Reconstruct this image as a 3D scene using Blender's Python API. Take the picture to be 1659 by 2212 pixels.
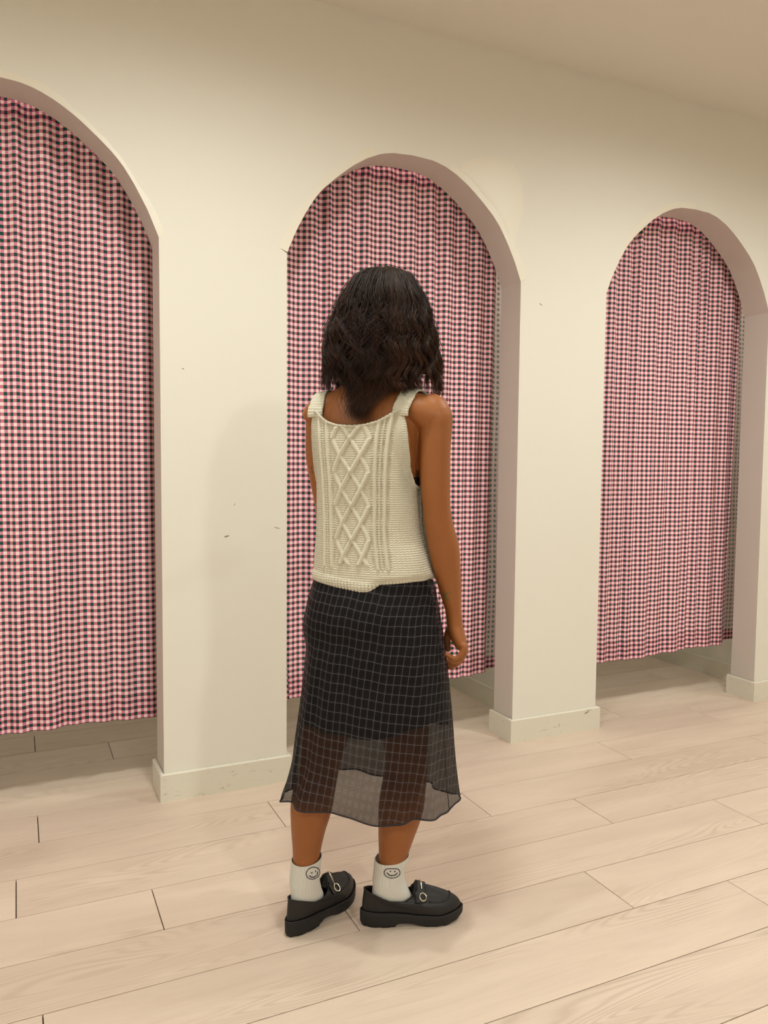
import bpy, bmesh, math, random
import numpy as np
from mathutils import Matrix, Vector
from mathutils.bvhtree import BVHTree

# ---------------------------------------------------------------- camera, light, exposure
IMG_W, IMG_H = 1659, 2212
FPX = 1705.84
YAW, PITCH, ROLL = 0.435497, 0.0661576, 0.00888699
CAM = np.array([0.0, 0.0, 1.24])
_f = np.array([math.sin(YAW)*math.cos(PITCH), math.cos(YAW)*math.cos(PITCH), -math.sin(PITCH)])
_r = np.array([math.cos(YAW), -math.sin(YAW), 0.0]); _u = np.cross(_r, _f)
CR = _r*math.cos(ROLL)+_u*math.sin(ROLL); CU = -_r*math.sin(ROLL)+_u*math.cos(ROLL); CF = _f
FWD = np.array([math.sin(YAW), math.cos(YAW), 0.0]); RGT = np.array([math.cos(YAW), -math.sin(YAW), 0.0])

scene = bpy.context.scene
COL = scene.collection
for o in list(bpy.data.objects): bpy.data.objects.remove(o)

cam_data = bpy.data.cameras.new('camera'); cam = bpy.data.objects.new('camera', cam_data); COL.objects.link(cam)
cam_data.sensor_fit = 'VERTICAL'; cam_data.sensor_height = 24.0; cam_data.lens = FPX*24.0/IMG_H
cam_data.clip_start = 0.05
m = Matrix.Identity(4)
for i in range(3):
    m[i][0] = CR[i]; m[i][1] = CU[i]; m[i][2] = -CF[i]; m[i][3] = CAM[i]
cam.matrix_world = m
scene.camera = cam

scene.view_settings.view_transform = 'Standard'; scene.view_settings.look = 'None'
scene.view_settings.gamma = 1.0; scene.view_settings.use_curve_mapping = False
scene.view_settings.exposure = -0.24
world = bpy.data.worlds.new('world'); scene.world = world; world.use_nodes = True
world.node_tree.nodes['Background'].inputs[0].default_value = (1.0, 0.86, 0.68, 1)
world.node_tree.nodes['Background'].inputs[1].default_value = 0.05

scene.cycles.use_light_tree = False; scene.cycles.max_bounces = 6; scene.cycles.glossy_bounces = 2; scene.cycles.transmission_bounces = 2
scene.cycles.caustics_reflective = False; scene.cycles.caustics_refractive = False
WARM = (0.96, 1.0, 0.945)
def spot(name, loc, target, power, size_deg, blend=0.6, radius=0.06, col=WARM):
    d = bpy.data.lights.new(name, 'SPOT'); d.energy = power; d.spot_size = math.radians(size_deg); d.spot_blend = blend
    d.shadow_soft_size = radius; d.color = col
    o = bpy.data.objects.new(name, d); COL.objects.link(o); o.location = loc
    v = Vector(target)-Vector(loc); o.rotation_euler = v.to_track_quat('-Z', 'Y').to_euler()
    return o
CEIL = 2.925
# recessed downlights of the fitting-room lobby (all above / behind the frame)
for lx, pw in ((-1.25, 105), (0.60, 105), (2.60, 105), (4.5, 90)):
    spot('downlight', (lx, 1.55, CEIL-0.03), (lx, 1.60, 0.0), pw, 172, 0.75, 0.10)
for lx, pw in ((-1.2, 120), (1.0, 235), (3.2, 125)):
    spot('downlight', (lx, -1.9, CEIL-0.03), (lx, -1.2, 0.0), pw, 168, 0.85, 0.11)
def point(name, loc, power, radius=0.08, col=WARM):
    d = bpy.data.lights.new(name, 'POINT'); d.energy = power; d.shadow_soft_size = radius; d.color = col
    o = bpy.data.objects.new(name, d); COL.objects.link(o); o.location = loc
for i, bx in enumerate((-0.06, 1.444, 2.946)):
    point('cubicle_lamp', (bx, 3.75, CEIL-0.15), 17.0)

# ---------------------------------------------------------------- helpers
def lin(r, g, b):
    f = lambda c: (c/255/12.92) if c/255 <= 0.04045 else ((c/255+0.055)/1.055)**2.4
    return (f(r), f(g), f(b), 1.0)

def ray_dir(x, y):
    return CF + CR*(x-IMG_W/2)/FPX - CU*(y-IMG_H/2)/FPX

def on_plane(x, y, axis, val):
    d = ray_dir(x, y); t = (val-CAM[axis])/d[axis]; return CAM+d*t

def mesh_obj(name, V, F, mat=None, parent=None, smooth=True, uv=None, mats=None, midx=None):
    me = bpy.data.meshes.new(name)
    V = np.asarray(V, dtype=np.float64)
    if isinstance(F, np.ndarray):
        n = len(F); k = F.shape[1]
        me.vertices.add(len(V)); me.vertices.foreach_set('co', V.astype(np.float32).ravel())
        me.loops.add(n*k); me.loops.foreach_set('vertex_index', F.astype(np.int32).ravel())
        me.polygons.add(n); me.polygons.foreach_set('loop_start', np.arange(0, n*k, k, dtype=np.int32))
        me.update(calc_edges=True)
    else:
        me.from_pydata([tuple(v) for v in V], [], [tuple(f) for f in F]); me.update()
    me.validate()
    if uv is not None:
        lay = me.uv_layers.new(name='uv')
        li = np.empty(len(me.loops), np.int32); me.loops.foreach_get('vertex_index', li)
        lay.data.foreach_set('uv', np.asarray(uv, np.float32)[li].ravel())
    for mm in (mats or ([mat] if mat else [])): me.materials.append(mm)
    if midx is not None: me.polygons.foreach_set('material_index', np.asarray(midx, np.int32))
    if smooth: me.polygons.foreach_set('use_smooth', np.ones(len(me.polygons), bool))
    o = bpy.data.objects.new(name, me); COL.objects.link(o)
    if parent is not None: o.parent = parent
    return o

def grid_faces(nu, nv, wrap_u=False):
    """vertex index = i*nv + j ; i along u, j along v"""
    iu = np.arange(nu if wrap_u else nu-1); jv = np.arange(nv-1)
    I, J = np.meshgrid(iu, jv, indexing='ij'); I2 = (I+1) % nu
    return np.stack([I*nv+J, I2*nv+J, I2*nv+J+1, I*nv+J+1], -1).reshape(-1, 4)

class MB:
    def __init__(s): s.v = []; s.f = []
    def add(s, V, F):
        b = len(s.v); s.v += [tuple(v) for v in V]; s.f += [tuple(int(i)+b for i in f) for f in F]; return s
    def box(s, x0, x1, y0, y1, z0, z1, bev=0.0):
        if bev <= 0:
            V = [(x, y, z) for x in (x0, x1) for y in (y0, y1) for z in (z0, z1)]
            F = [(0,1,3,2),(4,6,7,5),(0,4,5,1),(2,3,7,6),(0,2,6,4),(1,5,7,3)]
            return s.add(V, F)
        b = bev     # top edges chamfered
        V = [(x0,y0,z0),(x1,y0,z0),(x1,y1,z0),(x0,y1,z0),(x0,y0,z1-b),(x1,y0,z1-b),(x1,y1,z1-b),(x0,y1,z1-b),
             (x0+b,y0+b,z1),(x1-b,y0+b,z1),(x1-b,y1-b,z1),(x0+b,y1-b,z1)]
        F = [(3,2,1,0),(0,1,5,4),(1,2,6,5),(2,3,7,6),(3,0,4,7),(4,5,9,8),(5,6,10,9),(6,7,11,10),(7,4,8,11),(8,9,10,11)]
        return s.add(V, F)
    def tube(s, pts, r, n=8, closed=False):
        V, F = tube_geo(pts, r, n, closed); return s.add(V, F)
    def build(s, name, mat, parent=None, smooth=False):
        return mesh_obj(name, s.v, s.f, mat, parent, smooth)

def tube_geo(pts, r, n=8, closed=False):
    P = np.asarray(pts, float); k = len(P)
    r = np.broadcast_to(np.asarray(r, float), (k,))
    T = (np.roll(P, -1, 0)-np.roll(P, 1, 0)) if closed else np.gradient(P, axis=0)
    T /= np.linalg.norm(T, axis=1)[:, None]+1e-12
    up = np.array([0, 0, 1.0]) if abs(T[0][2]) < 0.9 else np.array([1.0, 0, 0])
    N = np.cross(T[0], up); N /= np.linalg.norm(N); V = []
    for i in range(k):
        N = N - T[i]*(N@T[i]); N /= np.linalg.norm(N)+1e-12; B = np.cross(T[i], N)
        for j in range(n):
            a = 2*math.pi*j/n; V.append(P[i]+r[i]*(math.cos(a)*N+math.sin(a)*B))
    F = []
    for i in range(k if closed else k-1):
        i2 = (i+1) % k
        for j in range(n):
            j2 = (j+1) % n; F.append((i*n+j, i*n+j2, i2*n+j2, i2*n+j))
    if not closed:
        F.append(tuple(range(n-1, -1, -1))); F.append(tuple((k-1)*n+j for j in range(n)))
    return V, F

def struct(o, label=None):
    o['kind'] = 'structure'
    if label: o['label'] = label
    return o
def tag(o, label, cat, group=None):
    o['label'] = label; o['category'] = cat
    if group: o['group'] = group
    return o

# ---------------------------------------------------------------- materials
class NT:
    def __init__(s, name):
        s.m = bpy.data.materials.new(name); s.m.use_nodes = True; s.t = s.m.node_tree; s.n = s.t.nodes
        s.b = s.n['Principled BSDF']; s.out = s.n['Material Output']
    def new(s, typ, **kw):
        n = s.n.new(typ)
        for k, v in kw.items(): setattr(n, k, v)
        return n
    def link(s, a, b): s.t.links.new(a, b)
    def put(s, sock, val):
        if hasattr(val, 'node'): s.link(val, sock)
        else: sock.default_value = val
    def math(s, op, a, b=None, c=None, clamp=False):
        n = s.new('ShaderNodeMath', operation=op); n.use_clamp = clamp
        s.put(n.inputs[0], a)
        if b is not None: s.put(n.inputs[1], b)
        if c is not None: s.put(n.inputs[2], c)
        return n.outputs[0]
    def mix(s, f, a, b):
        n = s.new('ShaderNodeMix', data_type='RGBA'); s.put(n.inputs[0], f); s.put(n.inputs[6], a); s.put(n.inputs[7], b); return n.outputs[2]
    def coord(s, which='Object'): return s.new('ShaderNodeTexCoord').outputs[which]
    def mapping(s, vec, scale=(1,1,1), loc=(0,0,0)):
        n = s.new('ShaderNodeMapping'); s.link(vec, n.inputs[0]); n.inputs['Scale'].default_value = scale
        if hasattr(loc, 'node'): s.link(loc, n.inputs['Location'])
        else: n.inputs['Location'].default_value = loc
        return n.outputs[0]
    def noise(s, vec, scale, detail=3, rough=0.5, dist=0.0):
        n = s.new('ShaderNodeTexNoise'); s.link(vec, n.inputs['Vector']); n.inputs['Scale'].default_value = scale
        n.inputs['Detail'].default_value = detail; n.inputs['Roughness'].default_value = rough; n.inputs['Distortion'].default_value = dist
        return n.outputs['Fac']
    def ramp(s, fac, stops):
        n = s.new('ShaderNodeValToRGB'); s.link(fac, n.inputs[0]); e = n.color_ramp.elements
        while len(e) < len(stops): e.new(0.5)
        for i, (p, c) in enumerate(stops): e[i].position = p; e[i].color = c if len(c) == 4 else (*c, 1)
        return n.outputs[0]
    def bump(s, h, strength=0.3, dist=0.002):
        n = s.new('ShaderNodeBump'); s.link(h, n.inputs['Height']); n.inputs['Strength'].default_value = strength; n.inputs['Distance'].default_value = dist
        s.link(n.outputs[0], s.b.inputs['Normal']); return n
    def sep(s, vec):
        n = s.new('ShaderNodeSeparateXYZ'); s.link(vec, n.inputs[0]); return n.outputs
    def set(s, **kw):
        for k, v in kw.items(): s.put(s.b.inputs[k.replace('_', ' ')], v)
        return s

def gray(v): return (v, v, v, 1)

def mat_wall(name, base, dirt=0.0, rough=0.6):
    t = NT(name); v = t.coord('Object')
    n1 = t.noise(v, 1.6, 2, 0.55); n2 = t.noise(v, 160, 1, 0.5); n3 = t.noise(v, 9, 3, 0.6)
    c2 = tuple(c*0.955 for c in base[:3])+(1,)
    c = t.mix(t.math('MULTIPLY', n1, 0.9, clamp=True), base, c2)
    if dirt:
        d = t.ramp(t.noise(t.mapping(v, (1, 1, 2.5)), 22, 6, 0.7, 0.4), [(0.60, gray(0)), (0.74, gray(1))])
        c = t.mix(t.math('MULTIPLY', d, dirt), c, lin(120, 110, 92))
    t.set(Base_Color=c, Roughness=rough)
    t.bump(t.math('ADD', t.math('MULTIPLY', n2, 0.25), t.math('MULTIPLY', n3, 1.0)), 0.22, 0.0016)
    return t.m

M = {}
M['wall'] = mat_wall('wall_paint', lin(236, 231, 219))
M['ceiling'] = mat_wall('ceiling_paint', lin(232, 225, 213), rough=0.8)
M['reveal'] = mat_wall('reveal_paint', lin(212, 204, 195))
M['base'] = mat_wall('baseboard_paint', lin(228, 222, 206), dirt=0.65, rough=0.45)

def mat_patch():
    t = NT('filler_paint'); v = t.coord('Object')
    n = t.noise(v, 14, 5, 0.6, 0.8); n2 = t.noise(v, 5, 3)
    t.set(Base_Color=t.mix(n2, lin(238, 229, 210), lin(237, 231, 217)), Roughness=0.42)
    t.bump(n, 0.22, 0.003); return t.m
M['patch'] = mat_patch()

def mat_plank():
    t = NT('whitewashed_wood'); oi = t.new('ShaderNodeObjectInfo'); rnd = oi.outputs['Random']
    v = t.coord('Object')
    cx = t.new('ShaderNodeCombineXYZ'); t.put(cx.inputs[0], t.math('MULTIPLY', rnd, 31.0)); t.put(cx.inputs[1], t.math('MULTIPLY', rnd, 57.0)); t.put(cx.inputs[2], t.math('MULTIPLY', rnd, 13.0))
    add = t.new('ShaderNodeVectorMath', operation='ADD'); t.link(v, add.inputs[0]); t.link(cx.outputs[0], add.inputs[1]); w = add.outputs[0]
    big = t.noise(t.mapping(w, (0.8, 5, 1)), 2.2, 4, 0.6, 0.6)          # soft blotches
    rings = t.noise(t.mapping(w, (0.55, 6, 1)), 1.5, 1, 0.4, 0.3)
    cath = t.math('ABSOLUTE', t.math('SINE', t.math('MULTIPLY', rings, 95.0)))   # cathedral grain
    cath = t.math('POWER', cath, 4.0)
    fine = t.noise(t.mapping(w, (6, 170, 1)), 1.0, 3, 0.6, 0.2)
    flame = t.ramp(t.noise(t.mapping(w, (0.6, 3, 1), (3, 5, 0)), 1.8, 2), [(0.48, gray(0)), (0.62, gray(1))])
    base = t.mix(big, lin(240, 221, 202), lin(210, 189, 171))
    base = t.mix(t.math('MULTIPLY', t.math('MULTIPLY', cath, flame), 0.34), base, lin(176, 152, 130))
    base = t.mix(t.math('MULTIPLY', fine, 0.30), base, lin(190, 168, 148))
    hs = t.new('ShaderNodeHueSaturation'); t.link(base, hs.inputs['Color'])
    t.put(hs.inputs['Value'], t.math('MULTIPLY_ADD', rnd, 0.09, 0.955))
    sp = t.ramp(t.noise(w, 45, 2, 0.5), [(0.80, gray(0)), (0.83, gray(1))])
    col = t.mix(t.math('MULTIPLY', sp, 0.6), hs.outputs[0], lin(95, 75, 60))
    t.set(Base_Color=col, Roughness=t.math('MULTIPLY_ADD', fine, 0.15, 0.42))
    t.b.inputs['Specular IOR Level'].default_value = 0.35
    t.bump(fine, 0.06, 0.001); return t.m
M['plank'] = mat_plank()
t = NT('floor_gap'); t.set(Base_Color=lin(48, 34, 24), Roughness=0.9); M['gap'] = t.m

def mat_gingham(name, faded=False, double=0):
    t = NT(name); uv = t.sep(t.coord('UV')); P = 0.0238
    a = t.math('LESS_THAN', t.math('FRACT', t.math('DIVIDE', uv[0], P)), 0.5)
    b = t.math('LESS_THAN', t.math('FRACT', t.math('DIVIDE', uv[1], P)), 0.5)
    if not (faded or double): pale, p1, p2, green = lin(255, 236, 230), lin(219, 140, 166), lin(211, 126, 145), lin(20, 78, 64)
    elif double == 2: pale, p1, p2, green = lin(248, 222, 217), lin(208, 124, 153), lin(199, 109, 130), lin(18, 68, 56)  # hem: same lost back-light painted in, milder
    elif double: pale, p1, p2, green = lin(238, 198, 200), lin(190, 104, 138), lin(180, 92, 118), lin(18, 52, 46)  # heading: darker colours stand in for back-light lost through two layers
    else: pale, p1, p2, green = lin(232, 212, 210), lin(226, 200, 202), lin(226, 200, 202), lin(120, 142, 130)
    c = t.mix(b, t.mix(a, pale, p1), t.mix(a, p2, green))
    weave = t.noise(t.mapping(t.coord('UV'), (900, 900, 1)), 1.0, 1)
    t.set(Base_Color=c, Roughness=0.75); t.b.inputs['Specular IOR Level'].default_value = 0.2
    t.bump(weave, 0.08, 0.0006)
    if faded:                                              # thin single layer lets some light through
        tr = t.new('ShaderNodeBsdfTranslucent'); t.link(c, tr.inputs[0]); mx = t.new('ShaderNodeMixShader'); mx.inputs[0].default_value = 0.5
        t.link(t.b.outputs[0], mx.inputs[1]); t.link(tr.outputs[0], mx.inputs[2]); t.link(mx.outputs[0], t.out.inputs[0])
    return t.m
M['gingham'] = mat_gingham('gingham_cotton'); M['gingham_double'] = mat_gingham('gingham_doubled_dim', False, 1); M['gingham_hem'] = mat_gingham('gingham_hemmed', False, 2); M['gingham_back'] = mat_gingham('gingham_reverse', True)
t = NT('rod_metal'); t.set(Base_Color=lin(200, 195, 185), Metallic=1.0, Roughness=0.35); M['rod'] = t.m

# ---------------------------------------------------------------- the room
YW, YB = 2.858, 3.006            # front and back face of the arched wall
PIT = 1.502; OPEN_W = 1.040
OPEN = [(0.462-OPEN_W, 0.462), (0.924, 1.963), (2.425, 3.468)]
ZS = 2.0
AX = np.array([0, .09, .14, .20, .26, .32, .375, .41, .4475, .485, .52])
AZ = np.array([.438, .433, .421, .394, .356, .307, .257, .215, .155, .084, .0])
def arch_z(x, o):
    c = (o[0]+o[1])/2; h = (o[1]-o[0])/2
    return ZS + np.interp(abs((x-c)/h)*0.52, AX, AZ)
X0, X1, Y0 = -2.4, 5.6, -4.4
# arched wall
mb = MB(); wmi = []
def wall_quad(a, b, c, d, mi=0): mb.add([a, b, c, d], [(0, 1, 2, 3)]); wmi.append(mi)
solid = [(X0, OPEN[0][0]), (OPEN[0][1], OPEN[1][0]), (OPEN[1][1], OPEN[2][0]), (OPEN[2][1], X1)]
for (a, b) in solid:
    for y, fl in ((YW, 1), (YB, 0)):
        zs = [0.0, ZS, CEIL]
        for i in range(2):
            q = [(a, y, zs[i]), (b, y, zs[i]), (b, y, zs[i+1]), (a, y, zs[i+1])]
            wall_quad(*(q if fl else q[::-1]))
for o in OPEN:
    n = 56; xs = (o[0]+o[1])/2 - (o[1]-o[0])/2*np.cos(np.linspace(0, math.pi, n+1)); zz = [float(arch_z(x, o)) for x in xs]
    for i in range(n):
        a, b, za, zb = xs[i], xs[i+1], zz[i], zz[i+1]
        wall_quad((a, YW, za), (b, YW, zb), (b, YW, CEIL), (a, YW, CEIL))
        wall_quad((b, YB, zb), (a, YB, za), (a, YB, CEIL), (b, YB, CEIL))
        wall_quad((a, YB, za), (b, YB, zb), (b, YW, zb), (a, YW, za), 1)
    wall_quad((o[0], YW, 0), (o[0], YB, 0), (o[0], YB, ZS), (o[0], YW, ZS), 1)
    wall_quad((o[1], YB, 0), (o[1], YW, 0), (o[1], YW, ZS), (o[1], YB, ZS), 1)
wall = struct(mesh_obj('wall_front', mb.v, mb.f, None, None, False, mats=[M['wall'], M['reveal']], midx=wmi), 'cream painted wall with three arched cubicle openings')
# other surfaces
def slab(name, x0, x1, y0, y1, z0, z1, mat, label):
    return struct(MB().box(x0, x1, y0, y1, z0, z1).build(name, mat), label)
slab('ceiling', X0-0.1, X1+0.1, Y0-0.1, 4.35, CEIL, CEIL+0.08, M['ceiling'], 'plain off-white ceiling')
slab('wall_left', X0-0.1, X0, Y0, 4.3, 0, CEIL, M['wall'], 'left wall of the fitting room lobby')
slab('wall_right', X1, X1+0.1, Y0, 4.3, 0, CEIL, M['wall'], 'right wall of the fitting room lobby')
slab('wall_back', X0, X1, Y0-0.1, Y0, 0, CEIL, M['wall'], 'wall behind the viewer')
slab('wall_cubicles', X0, X1, 4.25, 4.35, 0, CEIL, M['wall'], 'back wall inside the changing cubicles')
mid = [(OPEN[0][1]+OPEN[1][0])/2, (OPEN[1][1]+OPEN[2][0])/2, 3.70]
for i, x in enumerate([mid[0]-PIT]+mid):
    slab('wall_divider_%d' % (i+1), x-0.04, x+0.04, YB, 4.25, 0, CEIL, M['wall'], 'partition wall between two changing cubicles')
    mb = MB()
    for sgn in (-1, 1):
        xa, xb = sorted((x+sgn*0.04, x+sgn*0.055)); mb.box(xa, xb, YB+0.005, 4.25, 0, 0.10, 0.003)
    struct(mb.build('baseboard_divider_%d' % (i+1), M['base']), 'skirting board along a cubicle partition')
# baseboards wrapped round the piers
for nm, (a, b) in zip(('far_left', 'left', 'middle', 'right'), solid):
    mb = MB(); T = 0.016; H = 0.102; c = 0.004
    xa = a-T if a > X0 else a; xb = b+T if b < X1 else b
    mb.box(xa, xb, YW-T, YW, 0, H, c)
    if a > X0: mb.box(xa, a, YW, YB+0.014, 0, H, c)
    if b < X1: mb.box(b, xb, YW, YB+0.014, 0, H, c)
    struct(mb.build('baseboard_'+nm, M['base']), 'scuffed white skirting board wrapped round the pier')

# floor: base slab plus planks
floor = slab('floor', X0, X1, Y0, 4.3, -0.06, -0.009, M['gap'], 'whitewashed wood plank floor')
PW, PL, G = 0.2149, 1.507, 0.0027
offs = {0: .329, 1: -.025, 2: .8015, 3: .042, -1: .797, -2: .029, -3: .385, 4: 1.15, 5: .78, 6: .339, 7: .048}
rng = random.Random(4)
pm = {}
def plank_mesh(L):
    k = round(L, 3)
    if k not in pm:
        o = MB().box(G/2, L-G/2, G/2, PW-G/2, -0.009, 0, 0.0005)
        me = bpy.data.meshes.new('plank'); me.from_pydata(o.v, [], o.f); me.materials.append(M['plank']); pm[k] = me
    return pm[k]
for k in range(-30, 11):
    y = 2.0555+PW*k
    if y < Y0 or y+PW > 4.3: continue
    off = offs.get(k, rng.uniform(0, PL)); x = off
    while x > X0: x -= PL
    while x < X1:
        a, b = max(x, X0), min(x+PL, X1)
        if b-a > 0.05:
            o = bpy.data.objects.new('plank', plank_mesh(b-a)); COL.objects.link(o); o.parent = floor; o.location = (a, y, 0)
        x += PL

# repaired, slightly glossy filler round the arches
def patch(name, pts_in, pts_out, thick=0.0006):
    n = len(pts_in); V = []; F = []
    for (a, b) in zip(pts_in, pts_out):
        mid_ = ((a[0]*0.3+b[0]*0.7), (a[1]*0.3+b[1]*0.7))
        V += [(a[0], YW-thick, a[1]), (mid_[0], YW-thick, mid_[1]), (b[0], YW-0.0001, b[1])]
    for i in range(n-1):
        for j in range(2): F.append((i*3+j, (i+1)*3+j, (i+1)*3+j+1, i*3+j+1))
    F = [f[::-1] for f in F]
    return mesh_obj(name, V, F, M['patch'], wall, True)
rp = np.random.RandomState(7)
for o, (u0, u1) in ((OPEN[0], (0.15, 0.99)), (OPEN[1], (0.01, 0.40)), (OPEN[1], (0.60, 0.99)), (OPEN[2], (0.02, 0.5))):
    c = (o[0]+o[1])/2; h = (o[1]-o[0])/2; n = 46; pi_, po = [], []
    w = 0.024
    for q in np.linspace(u0, u1, n):
        x = c-h*math.cos(math.pi*q); z = float(arch_z(x, o)); e = 1e-3
        dz = (float(arch_z(min(x+e, o[1]), o))-float(arch_z(max(x-e, o[0]), o)))/(2*e); nx, nz = -dz, 1.0; L = math.hypot(nx, nz)
        w += rp.normal(0, 0.0035); w = min(max(w, 0.012), 0.036)
        pi_.append((x, z)); po.append((x+nx/L*w, z+nz/L*w))
    patch('filler_patch', pi_, po)
# broad glossy smear at the upper right of the middle arch
poly = [(1005,352),(1030,341),(1062,336),(1092,343),(1112,360),(1124,385),(1129,420),(1130,455),(1120,490),(1112,520),(1100,520),(1085,480),(1062,440),(1035,405),(1012,382),(995,366)]
P2 = np.array([on_plane(x, y, 1, YW)[[0, 2]] for x, y in poly])
cen = P2.mean(0); V = [(cen[0], YW-0.0022, cen[1])]; F = []; k = len(P2)
for s_, t_ in ((0.45, 0.0020), (0.8, 0.0015), (1.0, 0.0001)):
    for p_ in P2: q_ = cen+(p_-cen)*s_; V.append((q_[0], YW-t_, q_[1]))
for j in range(k):
    j2 = (j+1) % k; F.append((0, 1+j, 1+j2))
    for r_ in range(2): F.append((1+r_*k+j, 1+(r_+1)*k+j, 1+(r_+1)*k+j2, 1+r_*k+j2))
mesh_obj('filler_patch', V, F, M['patch'], wall, True)
# a few small scuffs and nicks on the pier
t = NT('scuff_mark'); t.set(Base_Color=lin(150, 132, 105), Roughness=0.8); M['scuff'] = t.m
for (x0, y0, x1, y1, w) in [(592,1139,606,1142,.0016),(505,1093,509,1086,.001),(484,1160,496,1157,.003),(393,796,398,797,.002),(1165,655,1172,660,.002),(1257,1540,1268,1534,.003)]:
    a = on_plane(x0, y0, 1, YW-0.0004); b = on_plane(x1, y1, 1, YW-0.0004)
    if y0 > 1500: a[1] = b[1] = YW-0.0166
    d = (b-a); L = np.linalg.norm(d); d /= L; nn = np.array([-d[2], 0, d[0]]); q = []
    for tt, ww in ((0, .2), (.3, 1), (.7, .8), (1, .1)): q += [a+d*L*tt+nn*w*ww, a+d*L*tt-nn*w*ww]
    mesh_obj('scuff', q, [(0, 1, 3, 2), (2, 3, 5, 4), (4, 5, 7, 6)], M['scuff'], wall, False)

# ---------------------------------------------------------------- curtains
YC = 3.062; ZT = 2.466; ZH = 0.247
def curtain(o, seed, label, left_gap, right_end, left_turn, messy=False):
    rs = np.random.RandomState(seed)
    root = bpy.data.objects.new('curtain', None); COL.objects.link(root); root.location = ((o[0]+o[1])/2, YC, 0)
    tag(root, label, 'curtain', 'gingham cubicle curtains')
    xa, xb = o[0]-left_gap, right_end
    nu, nv = 320, 100
    u = np.linspace(0, 1, nu); zz = ZT+(ZH-ZT)*np.linspace(0, 1, nv)
    W = xb-xa
    ph = np.cumsum(rs.uniform(0.6, 1.4, 24)); ph /= ph[-1]       # irregular pleat spacing
    phase = np.interp(u, np.concatenate([[0], ph]), np.arange(25))*2*math.pi*(W/0.090)/24
    amp = np.interp(u, np.linspace(0, 1, 15), rs.uniform(0.5, 1.25, 15))
    big = np.interp(u, np.linspace(0, 1, 9), rs.normal(0, 1, 9))
    D = np.zeros((nu, nv)); X = np.zeros((nu, nv)); Z = np.zeros((nu, nv))
    for j, z in enumerate(zz):
        v = j/(nv-1)
        a = 0.0120*(1-0.35*v)
        s = np.sin(phase+0.9*np.sin(v*3+seed+u*4))
        s = np.sign(s)*np.abs(s)**0.8
        fold = a*amp*s + 0.012*v*big*np.sin(1.5+u*9) + 0.006*v*np.sin(u*31+seed+2*v)
        fold -= 0.012*np.exp(-((ZT-0.045-z)/0.008)**2)*0.35       # stitched rod pocket
        if messy: fold += 0.020*np.exp(-((u-0.30)/0.07)**2)*np.exp(-((z-2.36)/0.05)**2)*np.sin(u*90+z*60)
        back = np.clip((u-0.93)/0.07, 0, 1)**1.5*0.040*(0.25+0.75*v)   # right end swings back into the cubicle
        D[:, j] = fold+back
        X[:, j] = xa+u*W+0.004*np.sin(phase*0.5+v*2.0)
        hemz = 0.010*np.sin(u*7+seed)*v**6
        Z[:, j] = z+hemz+(0.004*np.sin(u*60+seed) if j == 0 else 0)
        if messy: Z[:, j] -= 0.030*np.exp(-((u-0.22)/0.10)**2)*max(0, 1-(ZT-z)/0.4)*np.sin(u*25)
    X -= root.location.x
    mid_ = nv//2
    arc = np.concatenate([[0], np.cumsum(np.hypot(np.diff(X[:, mid_]), np.diff(D[:, mid_])))])
    V = np.stack([X, D, Z], -1).reshape(-1, 3)
    zz_uv = np.broadcast_to(zz, (nu, nv)); UV = np.stack([np.broadcast_to(arc[:, None], (nu, nv)), zz_uv], -1).reshape(-1, 2)
    F = grid_faces(nu, nv)[:, ::-1]
    c = mesh_obj('cloth', V, F, None, root, True, UV, mats=[M['gingham'], M['gingham_back']])
    so = c.modifiers.new('solid', 'SOLIDIFY'); so.thickness = 0.0012; so.offset = -1; so.material_offset = 1
    # turned bottom hem, a second layer of cloth
    Vh = V.reshape(nu, nv, 3)[:, -5:, :].copy(); Vh[:, :, 1] -= 0.0018
    mesh_obj('hem', Vh.reshape(-1, 3), grid_faces(nu, 5)[:, ::-1], M['gingham_hem'], root, True, UV.reshape(nu, nv, 2)[:, -5:].reshape(-1, 2))
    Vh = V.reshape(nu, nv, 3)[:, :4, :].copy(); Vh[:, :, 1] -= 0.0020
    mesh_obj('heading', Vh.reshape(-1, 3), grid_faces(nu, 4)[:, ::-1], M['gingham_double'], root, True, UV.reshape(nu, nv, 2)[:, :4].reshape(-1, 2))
    # turned side edges showing the pale reverse of the cloth
    def edge(x0, x1, y, ztop, taper):
        n = 40; z = np.linspace(ztop, ZH+0.012, n); V, UVs = [], []
        for zi in z:
            k = (ztop-zi)/(ztop-ZH); ww = (x1-x0)*(k**0.8 if taper else 1.0)
            for q in np.linspace(0, 1, 5):
                xx = (x0+(x1-x0)*q) if not taper else (x0+ww*q)
                V.append((xx-root.location.x, y+0.006*math.sin(q*5)+0.004*math.sin(zi*7)+ (0.02*q if not taper else 0) , zi)); UVs.append((q*abs(x1-x0)+0.006, zi))
        F = grid_faces(n, 5); mi = np.zeros(len(F), int)
        zc = np.repeat(z[:-1], 4); mi[zc < ZH+0.085] = 1
        mesh_obj('turned_edge', V, F, None, root, True, UVs, mats=[M['gingham_back'], M['gingham_hem']], midx=mi)
    edge(xb-0.03, xb+0.12, 0.05, 2.40, False)
    if left_turn: edge(left_turn[0], left_turn[1], -0.030, left_turn[2], True)
    # rod in the pocket
    mb = MB(); mb.tube([(o[0]-0.10-root.location.x, 0.026, ZT-0.030), (o[1]+0.10-root.location.x, 0.026, ZT-0.030)], 0.008, 10)
    mb.build('curtain_rod', M['rod'], root, True)
    return root
curtain(OPEN[0], 3, 'pink and green gingham curtain in the leftmost arch, cut by the photo edge', 0.03, 0.492, None)
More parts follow.
